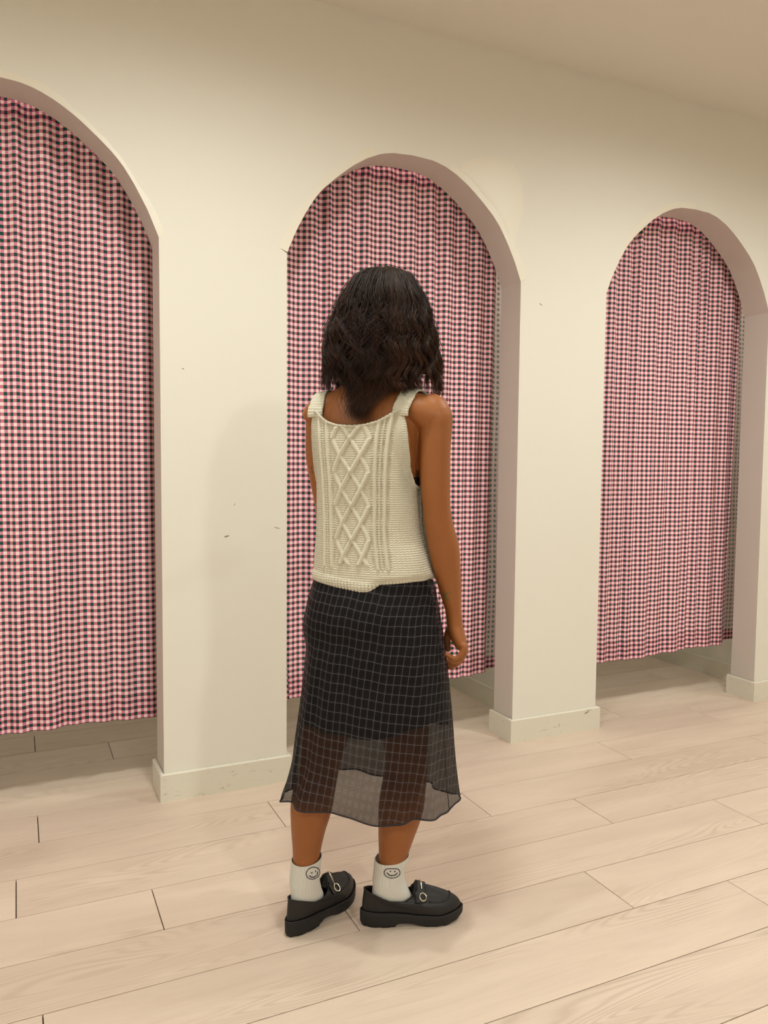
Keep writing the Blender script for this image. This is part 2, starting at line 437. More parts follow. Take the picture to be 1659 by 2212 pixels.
curtain(OPEN[1], 8, 'pink and green gingham curtain in the middle arch behind the woman', 0.03, 1.985, (0.944, 0.992, 0.78))
curtain(OPEN[2], 15, 'pink and green gingham curtain with rumpled heading in the right arch', 0.03, 3.515, None, True)

# ---------------------------------------------------------------- the person
# local frame: x = photo right, y = away from the viewer, z = up; origin on the floor below the body
D0 = 2.06
PO = FWD*D0
person = bpy.data.objects.new('person', None); COL.objects.link(person)
person.location = tuple(PO); person.rotation_euler = (0, 0, -YAW)
tag(person, 'woman from behind in cream knit tank, sheer dark checked skirt and black loafers', 'person')
LC = np.array([0.0, -D0, CAM[2]])                         # camera position in the local frame
def loc_ray(x, y):
    d = ray_dir(x, y); return np.array([d@RGT, d@FWD, d[2]])
def PX(x, y, t=0.0):
    d = loc_ray(x, y); k = (D0+t)/d[1]; p = LC+d*k; return p
def sx(x, y=1000, t=0.0): return PX(x, y, t)[0]
def yz(y, x=800, t=0.0): return PX(x, y, t)[2]

ANG = math.radians(23)
RB = np.array([math.cos(ANG), -math.sin(ANG), 0]); FB = np.array([math.sin(ANG), math.cos(ANG), 0])
SC = sx(800)                                              # body axis
def B(x, y, z): return np.array([SC, 0, 0])+RB*x+FB*y+np.array([0, 0, z])

def loft(rings, n=28, p=2.0):
    """rings: (centre, axisA, rA, axisB, rB[, power]); closed with end fans"""
    V, F = [], []
    for rg in rings:
        c, A, ra, Bx, rb = rg[:5]; pw = rg[5] if len(rg) > 5 else p
        for j in range(n):
            a = 2*math.pi*j/n; ca, sa = math.cos(a), math.sin(a)
            ca = math.copysign(abs(ca)**(2/pw), ca); sa = math.copysign(abs(sa)**(2/pw), sa)
            V.append(np.asarray(c)+np.asarray(A)*ra*ca+np.asarray(Bx)*rb*sa)
    k = len(rings)
    for i in range(k-1):
        for j in range(n):
            j2 = (j+1) % n; F.append((i*n+j, i*n+j2, (i+1)*n+j2, (i+1)*n+j))
    V.append(np.asarray(rings[0][0])); V.append(np.asarray(rings[-1][0])); a, b = k*n, k*n+1
    for j in range(n):
        j2 = (j+1) % n; F.append((a, j2, j)); F.append((b, (k-1)*n+j, (k-1)*n+j2))
    return V, F

def interp_rings(keys, n):
    """smoothly resample rows of numbers (Catmull-Rom)"""
    K = np.asarray(keys, float); m_ = len(K); out = []
    for q in np.linspace(0, m_-1, n):
        i = min(int(q), m_-2); f = q-i
        p0, p1, p2, p3 = K[max(i-1, 0)], K[i], K[i+1], K[min(i+2, m_-1)]
        out.append(0.5*((2*p1)+(-p0+p2)*f+(2*p0-5*p1+4*p2-p3)*f*f+(-p0+3*p1-3*p2+p3)*f**3))
    return np.array(out)

def limb(keys, n=26, side=None):
    """keys: (x,y,z, r_side, r_depth) ; rings perpendicular to the path"""
    K = interp_rings(keys, n); P = K[:, :3]; T = np.gradient(P, axis=0); T /= np.linalg.norm(T, axis=1)[:, None]
    side = np.array([1.0, 0, 0]) if side is None else np.asarray(side, float); rings = []
    for i in range(n):
        A = side-T[i]*(side@T[i]); A /= np.linalg.norm(A); Bx = np.cross(T[i], A)
        rings.append((P[i], A, K[i, 3], Bx, K[i, 4]))
    return loft(rings, 24)

body = MB()
# trunk, neck
trunk = interp_rings([  # z, xb, yb, a, b
    (0.745, 0, -0.005, 0.118, 0.085), (0.785, 0, -0.012, 0.150, 0.110), (0.83, 0, -0.015, 0.152, 0.114), (0.88, 0, -0.012, 0.144, 0.106),
    (0.95, 0, 0.0, 0.130, 0.094), (1.03, 0, 0.004, 0.118, 0.088), (1.11, 0, 0.004, 0.124, 0.092), (1.19, 0, 0.004, 0.132, 0.098),
    (1.27, 0, 0.0, 0.139, 0.099), (1.33, 0, -0.004, 0.146, 0.090), (1.375, 0, -0.010, 0.140, 0.072), (1.41, 0, -0.012, 0.100, 0.058),
    (1.44, 0, -0.008, 0.062, 0.053), (1.48, 0, 0.004, 0.053, 0.053), (1.54, 0, 0.018, 0.052, 0.055), (1.58, 0, 0.026, 0.05, 0.055)], 60)
body.add(*loft([(B(r[1], r[2], r[0]), RB, r[3], FB, r[4], 2.25) for r in trunk], 40))
# chest
for sg in (-1, 1):
    body.add(*loft([(B(sg*0.070, 0.060+0.052*q, 1.225-0.012*q), RB, 0.062*math.sqrt(max(1-q*q, 0.02)), np.array([0, 0, 1.0]), 0.062*math.sqrt(max(1-q*q, 0.02))) for q in np.linspace(-0.9, 0.98, 12)], 20))
    # shoulder girdle and shoulder blade
    body.add(*limb([(*B(sg*0.03, -0.012, 1.415), 0.040, 0.030), (*B(sg*0.09, -0.014, 1.385), 0.048, 0.035), (*B(sg*(0.145 if sg > 0 else 0.134), -0.012, 1.362), 0.052, 0.042), (*B(sg*(0.178 if sg > 0 else 0.157), -0.008, 1.340), 0.044, 0.042)], 16, FB))
    body.add(*loft([(B(sg*0.085, -0.056-0.024*q, 1.285), RB, 0.050*math.sqrt(max(1-q*q, .02)), np.array([0, 0, 1.0]), 0.075*math.sqrt(max(1-q*q, .02))) for q in np.linspace(-.95, .98, 10)], 18))
    # buttock
    body.add(*loft([(B(sg*0.075, -0.050-0.058*q, 0.80), RB, 0.076*math.sqrt(max(1-q*q, .02)), np.array([0, 0, 1.0]), 0.085*math.sqrt(max(1-q*q, .02))) for q in np.linspace(-.95, .98, 10)], 18))
# head
HC = B(0.012, 0.045, 1.625)
hr = interp_rings([(-0.118, 0.030, 0.030, 0.030), (-0.105, 0.030, 0.046, 0.055), (-0.075, 0.016, 0.060, 0.080), (-0.035, 0.004, 0.070, 0.092), (0.01, 0, 0.075, 0.097),
                   (0.05, -0.004, 0.074, 0.096), (0.08, -0.006, 0.063, 0.082), (0.098, -0.006, 0.044, 0.058), (0.106, -0.006, 0.016, 0.022)], 30)
body.add(*loft([(HC+FB*r[1]+np.array([0, 0, r[0]]), RB, r[2], FB, r[3]) for r in hr], 32))
# nose, lips, ears
body.add(*limb([(*(HC+FB*0.092+np.array([0, 0, 0.015])), .008, .010), (*(HC+FB*0.105+np.array([0, 0, -0.015])), .010, .012), (*(HC+FB*0.112+np.array([0, 0, -0.032])), .014, .012), (*(HC+FB*0.098+np.array([0, 0, -0.042])), .012, .008)], 10, RB))
for dz, w in ((-0.060, .020), (-0.068, .018)):
    body.add(*limb([(*(HC-RB*w+FB*0.083+np.array([0, 0, dz])), .004, .004), (*(HC+FB*0.092+np.array([0, 0, dz])), .007, .006), (*(HC+RB*w+FB*0.083+np.array([0, 0, dz])), .004, .004)], 9, FB))
for sg in (-1, 1):
    body.add(*limb([(*(HC+RB*sg*0.073+FB*0.002+np.array([0, 0, 0.025])), .007, .012), (*(HC+RB*sg*0.080-FB*0.008+np.array([0, 0, 0.005])), .007, .017), (*(HC+RB*sg*0.075+FB*0.0+np.array([0, 0, -0.032])), .006, .010)], 10, RB))

core_n = len(body.f)
# right arm (hanging) and hand
def k(x, y, t, ra, rb=None): p = PX(x, y, t); return (p[0], p[1], p[2], ra, rb if rb else ra)
RT = -0.066
arm_r = [k(918, 880, RT+.014, .043, .046), k(936, 899, RT, .0475, .051), k(940, 930, RT-.003, .0425, .048), k(938.5, 975, RT-.006, .0405, .045), k(940, 1040, RT-.006, .0385, .042),
         k(943, 1095, RT-.004, .0355, .038), k(948, 1135, RT, .0365, .037), k(958, 1180, RT+.008, .0395, .038), k(964, 1220, RT+.014, .0365, .036),
         k(973, 1275, RT+.022, .0285, .031), k(979, 1315, RT+.028, .0215, .027), k(982, 1340, RT+.030, .0205, .028)]
body.add(*limb(arm_r, 44))
HT = RT+.030
palm = [k(981, 1330, HT, .0200, .028), k(982, 1347, HT+.002, .0205, .031), k(986, 1365, HT+.003, .0205, .037), k(992, 1383, HT+.003, .0190, .040), k(998, 1396, HT+.003, .0150, .039), k(1000, 1401, HT+.003, .010, .034)]
body.add(*limb(palm, 20))
def finger(pts, r0, r1, n=16):
    P = interp_rings(pts, n); rr = np.linspace(r0, r1, n); rr[-1] *= 0.55; rr[-2] *= 0.85
    body.add(*limb([(p_[0], p_[1], p_[2], q, q) for p_, q in zip(P, rr)], n+4))
fing = [ # near (little) finger to index finger
    [(1000,1392,-.034),(1003,1401,-.036),(994,1416,-.036),(982,1423,-.035),(969,1416,-.034),(960,1411,-.033)],
    [(1001,1392,-.012),(1005,1403,-.014),(997,1421,-.014),(984,1431,-.014),(970,1427,-.013),(962,1420,-.012)],
    [(1001,1391, .009),(1005,1402, .008),(997,1424, .008),(984,1436, .008),(971,1436, .008),(963,1432, .008)],
    [(1000,1389, .030),(1003,1400, .030),(995,1422, .030),(984,1436, .030),(973,1441, .030),(965,1441, .029)]]
for q, (f_, r_) in enumerate(zip(fing, ((.0080, .0062), (.0088, .0066), (.0090, .0068), (.0086, .0066)))):
    finger([PX(x, y, HT+t_) for x, y, t_ in f_], *r_)
finger([PX(x, y, HT+t_) for x, y, t_ in [(980,1352,.020),(970,1364,.034),(966,1380,.036),(966.5,1396,.028),(969,1408,.016)]], .0120, .0078)
# left arm: upper arm hangs, forearm bent across the front
LT = 0.064
arm_l = [k(709, 880, LT-.008, .040, .046), k(696, 898, LT, .043, .050), k(691, 935, LT+.006, .0385, .044), k(690, 985, LT+.014, .0370, .042), k(698, 1040, LT+.024, .0350, .039),
         k(707, 1090, LT+.034, .0340, .036)]
body.add(*limb(arm_l, 26))
el = PX(712, 1125, LT+.042)
fore = [(*PX(707, 1085, LT+.034), .034, .035), (*el, .035, .035), (*(el+np.array([.02, .05, .012])), .036, .036), (*(el+np.array([.06, .12, .028])), .031, .032), (*(el+np.array([.09, .17, .040])), .024, .026), (*(el+np.array([.108, .20, .046])), .020, .026)]
body.add(*limb(fore, 26))
w0 = el+np.array([.105, .195, .045]); hd = np.array([.55, .80, .16]); hd /= np.linalg.norm(hd); hs = np.array([0, 0, 1.0]); hs -= hd*(hs@hd); hs /= np.linalg.norm(hs); hn = np.cross(hd, hs)
body.add(*limb([(*(w0+hd*d_), .016, w_) for d_, w_ in ((0, .026), (.03, .033), (.06, .039), (.085, .038), (.095, .033))], 14, hn))
for q in range(4):
    b0 = w0+hd*.085+hs*(0.030-0.020*q); L_ = (.068, .076, .072, .056)[q]
    finger([b0, b0+hd*L_*.4-hn*.006, b0+hd*L_*.72-hn*.020, b0+hd*L_*.9-hn*.038], .0088, .0066)
finger([w0+hd*.02+hs*.022, w0+hd*.045+hs*.045, w0+hd*.07+hs*.052-hn*.01, w0+hd*.088+hs*.050-hn*.02], .012, .0078)

# legs
SH_LEN = 0.272
def world_to_local(p): d = np.asarray(p)-PO; return np.array([d@RGT, d@FWD, d[2]])
def shoe_frame(heel_px, toe_px):
    h = world_to_local(on_plane(*heel_px, 2, 0.0)); t_ = world_to_local(on_plane(*toe_px, 2, 0.0)); d = t_-h; d[2] = 0; d /= np.linalg.norm(d)
    return h, d, np.array([-d[1], d[0], 0])               # origin, forward, left
FRAME = {'L': shoe_frame((621, 2024), (756, 1933)), 'R': shoe_frame((781, 1996), (990, 1976))}
ANK = {q: FRAME[q][0]+FRAME[q][1]*(0.064 if q == 'L' else 0.072) for q in 'LR'}
LL, RL = -0.034, -0.004
leg_l = [k(752, 1350, -.005, .078, .088), k(738, 1420, -.012, .078, .084), k(716, 1530, -.022, .066, .071), k(698, 1610, -.030, .057, .060), k(690, 1655, -.034, .0525, .056),
         k(680, 1700, -.044, .0545, .058), k(672, 1745, -.048, .0545, .058), k(666, 1790, -.044, .0455, .050), k(662.5, 1835, -.036, .0375, .042), (*(ANK['L'][:2]), .130, .029, .032), (*(ANK['L'][:2]), .098, .022, .024)]
leg_r = [k(850, 1350, -.010, .080, .088), k(862, 1420, -.014, .080, .085), k(872, 1530, -.016, .070, .073), k(878, 1610, -.014, .060, .062), k(878, 1655, -.012, .0565, .057),
         k(872, 1700, -.016, .0590, .059), k(866, 1745, -.020, .0600, .060), k(857, 1795, -.018, .0500, .052), k(848.5, 1845, -.010, .0385, .043), (*(ANK['R'][:2]), .130, .029, .032), (*(ANK['R'][:2]), .098, .022, .024)]
leg_n = len(body.f)
body.add(*limb(leg_l, 44)); body.add(*limb(leg_r, 44))
CORE = BVHTree.FromPolygons([Vector(v) for v in body.v], body.f[:core_n]+body.f[leg_n:])

raw = mesh_obj('body_raw', body.v, body.f)
md = raw.modifiers.new('r', 'REMESH'); md.mode = 'VOXEL'; md.voxel_size = 0.0033; md.use_smooth_shade = True
sm = raw.modifiers.new('s', 'SMOOTH'); sm.factor = 0.5; sm.iterations = 7
dg = bpy.context.evaluated_depsgraph_get(); dg.update()
bme = bpy.data.meshes.new_from_object(raw.evaluated_get(dg)); bpy.data.objects.remove(raw)
bme.name = 'body'; bme.materials.clear()
bme.polygons.foreach_set('use_smooth', np.ones(len(bme.polygons), bool))
bodyo = bpy.data.objects.new('body', bme); COL.objects.link(bodyo); bodyo.parent = person

def mat_skin():
    t = NT('tanned_skin'); v = t.coord('Object')
    n = t.noise(v, 9, 4, 0.6); f = t.noise(v, 260, 2)
    t.set(Base_Color=t.mix(n, lin(156, 97, 51), lin(146, 87, 44)), Roughness=0.48)
    t.b.inputs['Subsurface Weight'].default_value = 0.12; t.b.inputs['Subsurface Radius'].default_value = (0.012, 0.005, 0.003); t.b.inputs['Subsurface Scale'].default_value = 0.5
    t.b.inputs['Specular IOR Level'].default_value = 0.35
    t.bump(f, 0.10, 0.0006); return t.m
M['skin'] = mat_skin(); bme.materials.append(M['skin'])
def bvh_of(o):
    me = o.data; return BVHTree.FromPolygons([v.co.copy() for v in me.vertices], [tuple(p.vertices) for p in me.polygons])
BODY = bvh_of(bodyo)
def cast(bvh, x, y):
    d = Vector(loc_ray(x, y)).normalized(); hit = bvh.ray_cast(Vector(LC), d)
    return hit
def simple(name, col, rough=0.5, **kw):
    t = NT(name); t.set(Base_Color=col, Roughness=rough, **kw); return t.m
# eyes and brows (face looks away from the viewer)
M['eye'] = simple('eye_white', lin(225, 220, 212), 0.2); M['iris'] = simple('eye_iris', lin(45, 28, 18), 0.2); M['brow'] = simple('brow_hair', lin(40, 24, 16), 0.7)
for sg in (-1, 1):
    c = HC+RB*sg*0.031+FB*0.083+np.array([0, 0, 0.008])
    V, F = loft([(c+FB*0.011*q, RB, 0.012*math.sqrt(max(1-q*q, .01)), np.array([0, 0, 1.0]), 0.0085*math.sqrt(max(1-q*q, .01))) for q in np.linspace(-.98, .98, 8)], 12)
    e = mesh_obj('eye', V, F, M['eye'], person)
    V, F = loft([(c+FB*(0.0105+0.0008*q), RB, 0.0048*math.sqrt(max(1-q*q, .01)), np.array([0, 0, 1.0]), 0.0048*math.sqrt(max(1-q*q, .01))) for q in np.linspace(-.9, .98, 4)], 12)
    mesh_obj('iris', V, F, M['iris'], e)
    V, F = tube_geo([HC+RB*sg*a_+FB*b_+np.array([0, 0, c_]) for a_, b_, c_ in ((.014, .098, .026), (.030, .093, .031), (.046, .080, .026))], [.002, .003, .0012], 6)
    mesh_obj('eyebrow', V, F, M['brow'], person)

# ---- clothes
def push_out(P, clear):
    """keep the cloth at least `clear` outside the body (rays from just outside toward the axis)"""
    n_, m_ = P.shape[:2]; add = np.zeros((n_, m_)); R_ = np.zeros((n_, m_))
    for j in range(m_):
        z = P[0, j, 2]; c = P[:, j].mean(0)
        for i in range(n_):
            d = P[i, j]-c; d[2] = 0; L = np.linalg.norm(d); d /= L; R_[i, j] = L
            st = P[i, j]+d*0.12
            h = CORE.ray_cast(Vector(st), Vector(-d), 0.12+L*0.85)
            if h[0] is not None:
                need = np.linalg.norm((np.array(h[0])-c)[:2])+clear-L
                if need > 0: add[i, j] = need
    # smooth: dilate then blur round the ring and along the length
    w = 7
    D_ = np.max(np.stack([np.roll(add, k_, 0) for k_ in range(-w, w+1)]), 0)
    D_ = np.mean(np.stack([np.roll(D_, k_, 0) for k_ in range(-w, w+1)]), 0)
    E_ = D_.copy()
    for j in range(m_): E_[:, j] = D_[:, max(0, j-4):j+5].mean(1)
    E_ = np.maximum(E_, D_*0.9)
    for it in range(4):
        E_[:, 1:-1] = (E_[:, :-2]+E_[:, 1:-1]+E_[:, 2:])/3; E_ = (np.roll(E_, 1, 0)+E_+np.roll(E_, -1, 0))/3
    E_ = np.maximum(E_, add-0.004)
    for j in range(m_):
        c = P[:, j].mean(0)
        d = P[:, j]-c; d[:, 2] = 0; d /= np.linalg.norm(d, axis=1)[:, None]; P[:, j] += d*E_[:, j][:, None]
    return P

# ---- knit tank top
def vest_ring(z):
    return (np.interp(z, VZ, VA), np.interp(z, VZ, VBk), np.interp(z, VZ, VC))
vz_k = interp_rings([  # z, a, b, centre shift (px-derived silhouette)
    (0.900, 0.165, 0.124, 0.016), (0.935, 0.163, 0.123, 0.014), (0.98, 0.154, 0.118, 0.007), (1.05, 0.141, 0.112, 0.0), (1.12, 0.138, 0.110, -0.002),
    (1.20, 0.137, 0.112, -0.004), (1.28, 0.143, 0.112, -0.006), (1.34, 0.149, 0.104, -0.006), (1.40, 0.150, 0.092, -0.006)], 80)
VZ, VA, VBk, VC = vz_k[:, 0], vz_k[:, 1], vz_k[:, 2], vz_k[:, 3]
def vest_pt(th, z, off=0.0):
    a, b, c = vest_ring(z); p = 2.35
    ca, sa = np.cos(th), np.sin(th)
    x = np.sign(ca)*np.abs(ca)**(2/p); y = np.sign(sa)*np.abs(sa)**(2/p)
    P = np.array([SC, 0, 0])+RB*np.asarray((a+off)*x)[..., None]+FB*np.asarray((b+off)*y)[..., None]
    P = P+np.array([1.0, 0, 0])*np.asarray(c)[..., None]; P[..., 2] = z
    return P
NTH = 680; NVV = 330
th = np.linspace(-math.pi, math.pi, NTH, endpoint=False)
# top edge: scooped neck between the straps, deep armholes at the sides
deg = np.degrees(th)
SB, SBO = 1.362, 1.350                                   # strap seam heights (inner/outer end)
ztop_back = np.interp(np.abs(deg+90), [0, 12, 24, 36, 44, 49, 53, 57, 63, 70, 80, 90],
                      [1.322, 1.325, 1.334, 1.350, 1.362, 1.362, 1.352, 1.318, 1.265, 1.215, 1.178, 1.170])
ztop_front = np.interp(np.abs(deg-90), [0, 15, 30, 40, 46, 51, 56, 62, 70, 80, 90],
                       [1.250, 1.258, 1.300, 1.345, 1.352, 1.352, 1.325, 1.265, 1.205, 1.175, 1.170])
ztop = np.where(deg < 0, ztop_back, ztop_front)
kk = np.ones(9)/9; ztop = np.convolve(np.concatenate([ztop[-4:], ztop, ztop[:4]]), kk, 'valid')
P0 = vest_pt(th, np.full(NTH, 0.93))
sback = P0[:, 0]
# bottom edge: follows the photo along the back; right part tucked under
bx = [sx(677), sx(700), sx(740), sx(780), sx(805), sx(830), sx(870), sx(905), sx(945)]
bz = [yz(1243), yz(1245), yz(1250), yz(1255), yz(1256), yz(1253), yz(1250), yz(1248), yz(1251)]
zbot = np.where(deg < 0, np.interp(sback, bx, np.array(bz)+0.010), np.interp(sback, bx, np.array(bz)+0.004))
zbot = np.convolve(np.concatenate([zbot[-8:], zbot, zbot[:8]]), np.ones(17)/17, 'valid')
vv = np.linspace(0, 1, NVV)
Zg = zbot[:, None]+(ztop-zbot)[:, None]*vv[None, :]
TH = np.broadcast_to(th[:, None], Zg.shape)
P = push_out(vest_pt(TH, Zg), 0.006)
# arc-length coordinate q from the spine (fixed table at mid height)
tt = np.linspace(-math.pi, math.pi, 2001); pm_ = vest_pt(tt, np.full(2001, 1.12)); al = np.concatenate([[0], np.cumsum(np.linalg.norm(np.diff(pm_, axis=0), axis=1))])
q0 = np.interp(-math.pi/2, tt, al); Q = np.interp(TH, tt, al)-q0; total = al[-1]
Q = np.where(Q > total/2, Q-total, Q)
spread = 1+0.10*np.clip((Zg-1.15)/0.2, -1, 1)            # pattern opens a little toward the shoulders
Qs = Q/spread
disp = np.zeros_like(Zg); kind = np.zeros_like(Zg)
CABLE_TOP, CABLE_BOT = 1.318, 0.975
A_, PER = 0.046, 0.335
front_q = np.where(np.abs(Q) > total/4, total/2-np.abs(Q), 99)*np.sign(Q)
def ridge(d, w, h): return h*np.sqrt(np.clip(1-(d/w)**2, 0, 1))
def lattice(qc):
    out = np.zeros_like(qc); gro = np.zeros_like(qc); dens = np.clip((Zg-CABLE_BOT)/0.004, 0, 1)*np.clip((CABLE_TOP+0.006-Zg)/0.006, 0, 1)
    for kph in range(4):
        ph = (Zg-1.292)/PER+kph*0.25; fr = ph-np.floor(ph)
        tri = 1-4*np.abs(fr-0.5)                          # -1..1
        soft = np.sin(np.clip(tri, -1, 1)*math.pi/2); path = 0.72*tri+0.28*soft
        slope = 4*A_/PER; d = (qc-A_*path)/math.sqrt(1+slope**2)
        over = fr < 0.5
        h = np.where(over, 0.0062, 0.0036)
        out = np.maximum(out, ridge(d, 0.0056, 1.0)*h*dens)
        gro = np.maximum(gro, np.where(over, 1, .5)*np.exp(-((np.abs(d)-0.0072)/0.0020)**2)*dens)
    return np.where(out > 0.0004, out, out-0.0014*gro)
lat = lattice(Qs)+lattice(np.where(np.abs(front_q) < 50, front_q, 9.0))
ribs = np.zeros_like(Zg); lad = np.zeros_like(Zg)
rowlim = np.clip((Zg-0.965)/0.004, 0, 1)
for q_ in (0.062, 0.087):
    for sg in (-1, 1):
        for qq in (Qs, np.where(np.abs(front_q) < 50, front_q, 9.0)):
            ribs = np.maximum(ribs, (ridge(qq-sg*q_, 0.0044, 0.0046))*rowlim)
            lad = np.maximum(lad, np.exp(-((qq-sg*(q_-0.0085))/0.0035)**2)*rowlim)
            lad = np.maximum(lad, np.exp(-((qq-sg*(q_+0.0085))/0.0035)**2)*rowlim)
for qq in (Qs,):
    for sg in (-1, 1): ribs = np.maximum(ribs, ridge(qq-sg*0.0735, 0.0032, 0.0030)*rowlim)
ladz = (0.5+0.5*np.sin(2*math.pi*Zg/0.0062))
row = np.sin(2*math.pi*(Zg/0.0056+0.30*np.abs(((Q/0.0105) % 1.0)-0.5)*2))
disp = lat+ribs-0.0034*lad*ladz+0.0006*row*(1-np.clip((lat+ribs)/0.001, 0, 1))
edge_roll = 0.0030*np.exp(-((ztop[:, None]-Zg)/0.006)**2)+0.0025*np.exp(-((Zg-zbot[:, None])/0.006)**2)
disp = disp+edge_roll
# folds and drape near the hem at the right
drape = 0.006*np.sin(np.clip((Zg-0.93)/0.10, 0, 1)*math.pi)*np.exp(-((TH-math.radians(-25))/0.35)**2)
tuck = -0.016*np.clip(1-(Zg-zbot[:, None])/0.018, 0, 1)**2*np.clip((np.interp(sback, [sx(800), sx(830)], [0, 1]))[:, None], 0, 1)
a_, b_, c_ = vest_ring(Zg); pn = vest_pt(TH, Zg, 0.001)-P; pn /= np.linalg.norm(pn, axis=-1)[..., None]
P = P+pn*(disp+drape+tuck)[..., None]
UV = np.stack([Q, Zg], -1).reshape(-1, 2)

def mat_knit(name, rib=False):
    t = NT(name); uv = t.sep(t.coord('UV')); n = t.noise(t.coord('Object'), 420, 2, 0.6); n2 = t.noise(t.coord('Object'), 6, 3)
    zig = t.math('ABSOLUTE', t.math('SUBTRACT', t.math('FRACT', t.math('DIVIDE', uv[0], 0.0105)), 0.5))
    rows = t.math('SINE', t.math('MULTIPLY', t.math('ADD', t.math('DIVIDE', uv[1], 0.0056), t.math('MULTIPLY', zig, 0.6)), 6.28318))
    fine = t.math('SINE', t.math('MULTIPLY', uv[0], 6.28318/0.0026))
    at = t.new('ShaderNodeAttribute'); at.attribute_name = 'plain'
    rows = t.math('MULTIPLY', rows, t.math('SUBTRACT', 1.0, t.math('MULTIPLY', at.outputs['Fac'], 0.85)))
    h = t.math('ADD', t.math('MULTIPLY', rows, 0.7), t.math('ADD', t.math('MULTIPLY', fine, 0.15), t.math('MULTIPLY', n, 0.8)))
    t.set(Base_Color=t.mix(n2, lin(216, 210, 190), lin(206, 198, 176)), Roughness=0.85)
    t.b.inputs['Sheen Weight'].default_value = 0.25; t.b.inputs['Specular IOR Level'].default_value = 0.15
    t.bump(h, 0.55, 0.0014); return t.m
M['knit'] = mat_knit('cream_cotton_knit')
top = mesh_obj('knit_top', P.reshape(-1, 3), grid_faces(NTH, NVV, True), M['knit'], person, True, UV)
pl_ = top.data.attributes.new('plain', 'FLOAT', 'POINT'); pl_.data.foreach_set('value', np.clip((lat+ribs)/0.0012, 0, 1).astype(np.float32).ravel())
top['label'] = 'cream cable knit tank top with crossing diamond cables'

# ribbed hem band, showing on the left where it is not tucked under
hb_h = np.interp(sback, [sx(660), sx(780), sx(800), sx(822)], [0.019, 0.020, 0.016, 0.001]); hb_h = np.where(deg > 0, 0.016, hb_h)
nvb = 12; Vb, UVb = [], []
for i in range(NTH):
    for j in range(nvb):
        v = j/(nvb-1); z = zbot[i]+0.005-(hb_h[i]+0.005)*v
        Vb.append((th[i], z, v)); UVb.append((Q[i, 0], z))
Vb = np.array(Vb); rib_ = 0.0014*np.sin(2*math.pi*np.array([u_[0] for u_ in UVb])/0.0078)
Pb = vest_pt(Vb[:, 0], Vb[:, 1]); nb = vest_pt(Vb[:, 0], Vb[:, 1], 0.001)-Pb; nb /= np.linalg.norm(nb, axis=1)[:, None]
Pb = Pb+nb*(rib_-0.0025+0.003*np.sin(Vb[:, 2]*math.pi)-0.004*(np.repeat(deg, nvb) > 0)-0.012*np.clip(np.interp(np.repeat(sback, nvb), [sx(795), sx(825)], [0, 1]), 0, 1))[:, None]
hb = mesh_obj('hem_band', Pb, grid_faces(NTH, nvb, True)[:, ::-1], M['knit'], top, True, UVb)
so = hb.modifiers.new('solid', 'SOLIDIFY'); so.thickness = 0.003; so.offset = 1

# rolled edging along the neckline and armholes
edge_pts = vest_pt(th, ztop-0.001, 0.002)
wob = 0.0003*np.sin(np.arange(NTH)*0.9)
V, F = tube_geo(edge_pts+np.stack([0*wob, 0*wob, wob], -1), 0.0036+wob, 8, True)
mesh_obj('edge_trim', V, F, M['knit'], top, True, np.stack([np.repeat(np.arange(NTH)*0.0013, 8), np.tile(np.arange(8)*0.002, NTH)], -1))

# shoulder straps: bands from the back seam over the shoulder to the front
def drop(p, up=0.25):
    h = BODY.ray_cast(Vector(p)+Vector((0, 0, up)), Vector((0, 0, -1)))
    return h[0]
for sg in (-1, 1):
    thb = math.radians(-90+sg*48.5); thf = math.radians(90-sg*48.5)
    pb = vest_pt(np.array([thb]), np.array([1.356]), 0.001)[0]; pf = vest_pt(np.array([thf]), np.array([1.345]), 0.001)[0]
    path = [pb-np.array([0, 0, 0.010]), pb+np.array([0, 0, 0.012])]
    for yb in np.linspace(-0.062, 0.060, 13):
        xb_ = sg*(0.122+0.012*(yb+0.06)/0.12); g_ = B(xb_, yb, 0); h = drop((g_[0], g_[1], 1.40), 0.2)
        z = (h.z if h else 1.37)+0.0045; path.append(np.array([g_[0], g_[1], z]))
    path += [pf+np.array([0, 0, 0.012]), pf-np.array([0, 0, 0.010])]
    path = interp_rings(path, 60)
    for it in range(6): path[1:-1] = 0.5*path[1:-1]+0.25*(path[:-2]+path[2:])
    T = np.gradient(path, axis=0); T /= np.linalg.norm(T, axis=1)[:, None]
    V, UVs = [], []
    nw = 13
    for i in range(60):
        lat_ = RB*1.0; lat_ = lat_-T[i]*(lat_@T[i]); lat_ /= np.linalg.norm(lat_)
        n_ = np.cross(lat_, T[i]); n_ = n_ if n_[2] > 0 or abs(n_[2]) < .3 else -n_
        wid = 0.021-0.002*math.sin(math.pi*i/59)
        for j in range(nw):
            q_ = -1+2*j/(nw-1); 
            # keep the band lying on the sloping shoulder
            pt = path[i]+lat_*wid*q_
            if 4 < i < 55:
                h = BODY.find_nearest(Vector(pt))
                if h[0] is not None:
                    nn = np.array(h[1]); base_ = np.array(h[0]); pt = 0.35*pt+0.65*(base_+nn*0.005)
            V.append(pt+np.array([0, 0, 0.0016*(1-q_*q_)+0.0008*math.sin(i*1.9)+ (0.0022 if abs(q_) > .9 else 0)])); UVs.append((q_*wid, i*0.0045))
    s_ = mesh_obj('shoulder_strap', V, grid_faces(60, nw)[:, ::(1 if sg > 0 else 1)], M['knit'], top, True, UVs)
    so = s_.modifiers.new('solid', 'SOLIDIFY'); so.thickness = 0.005; so.offset = 0
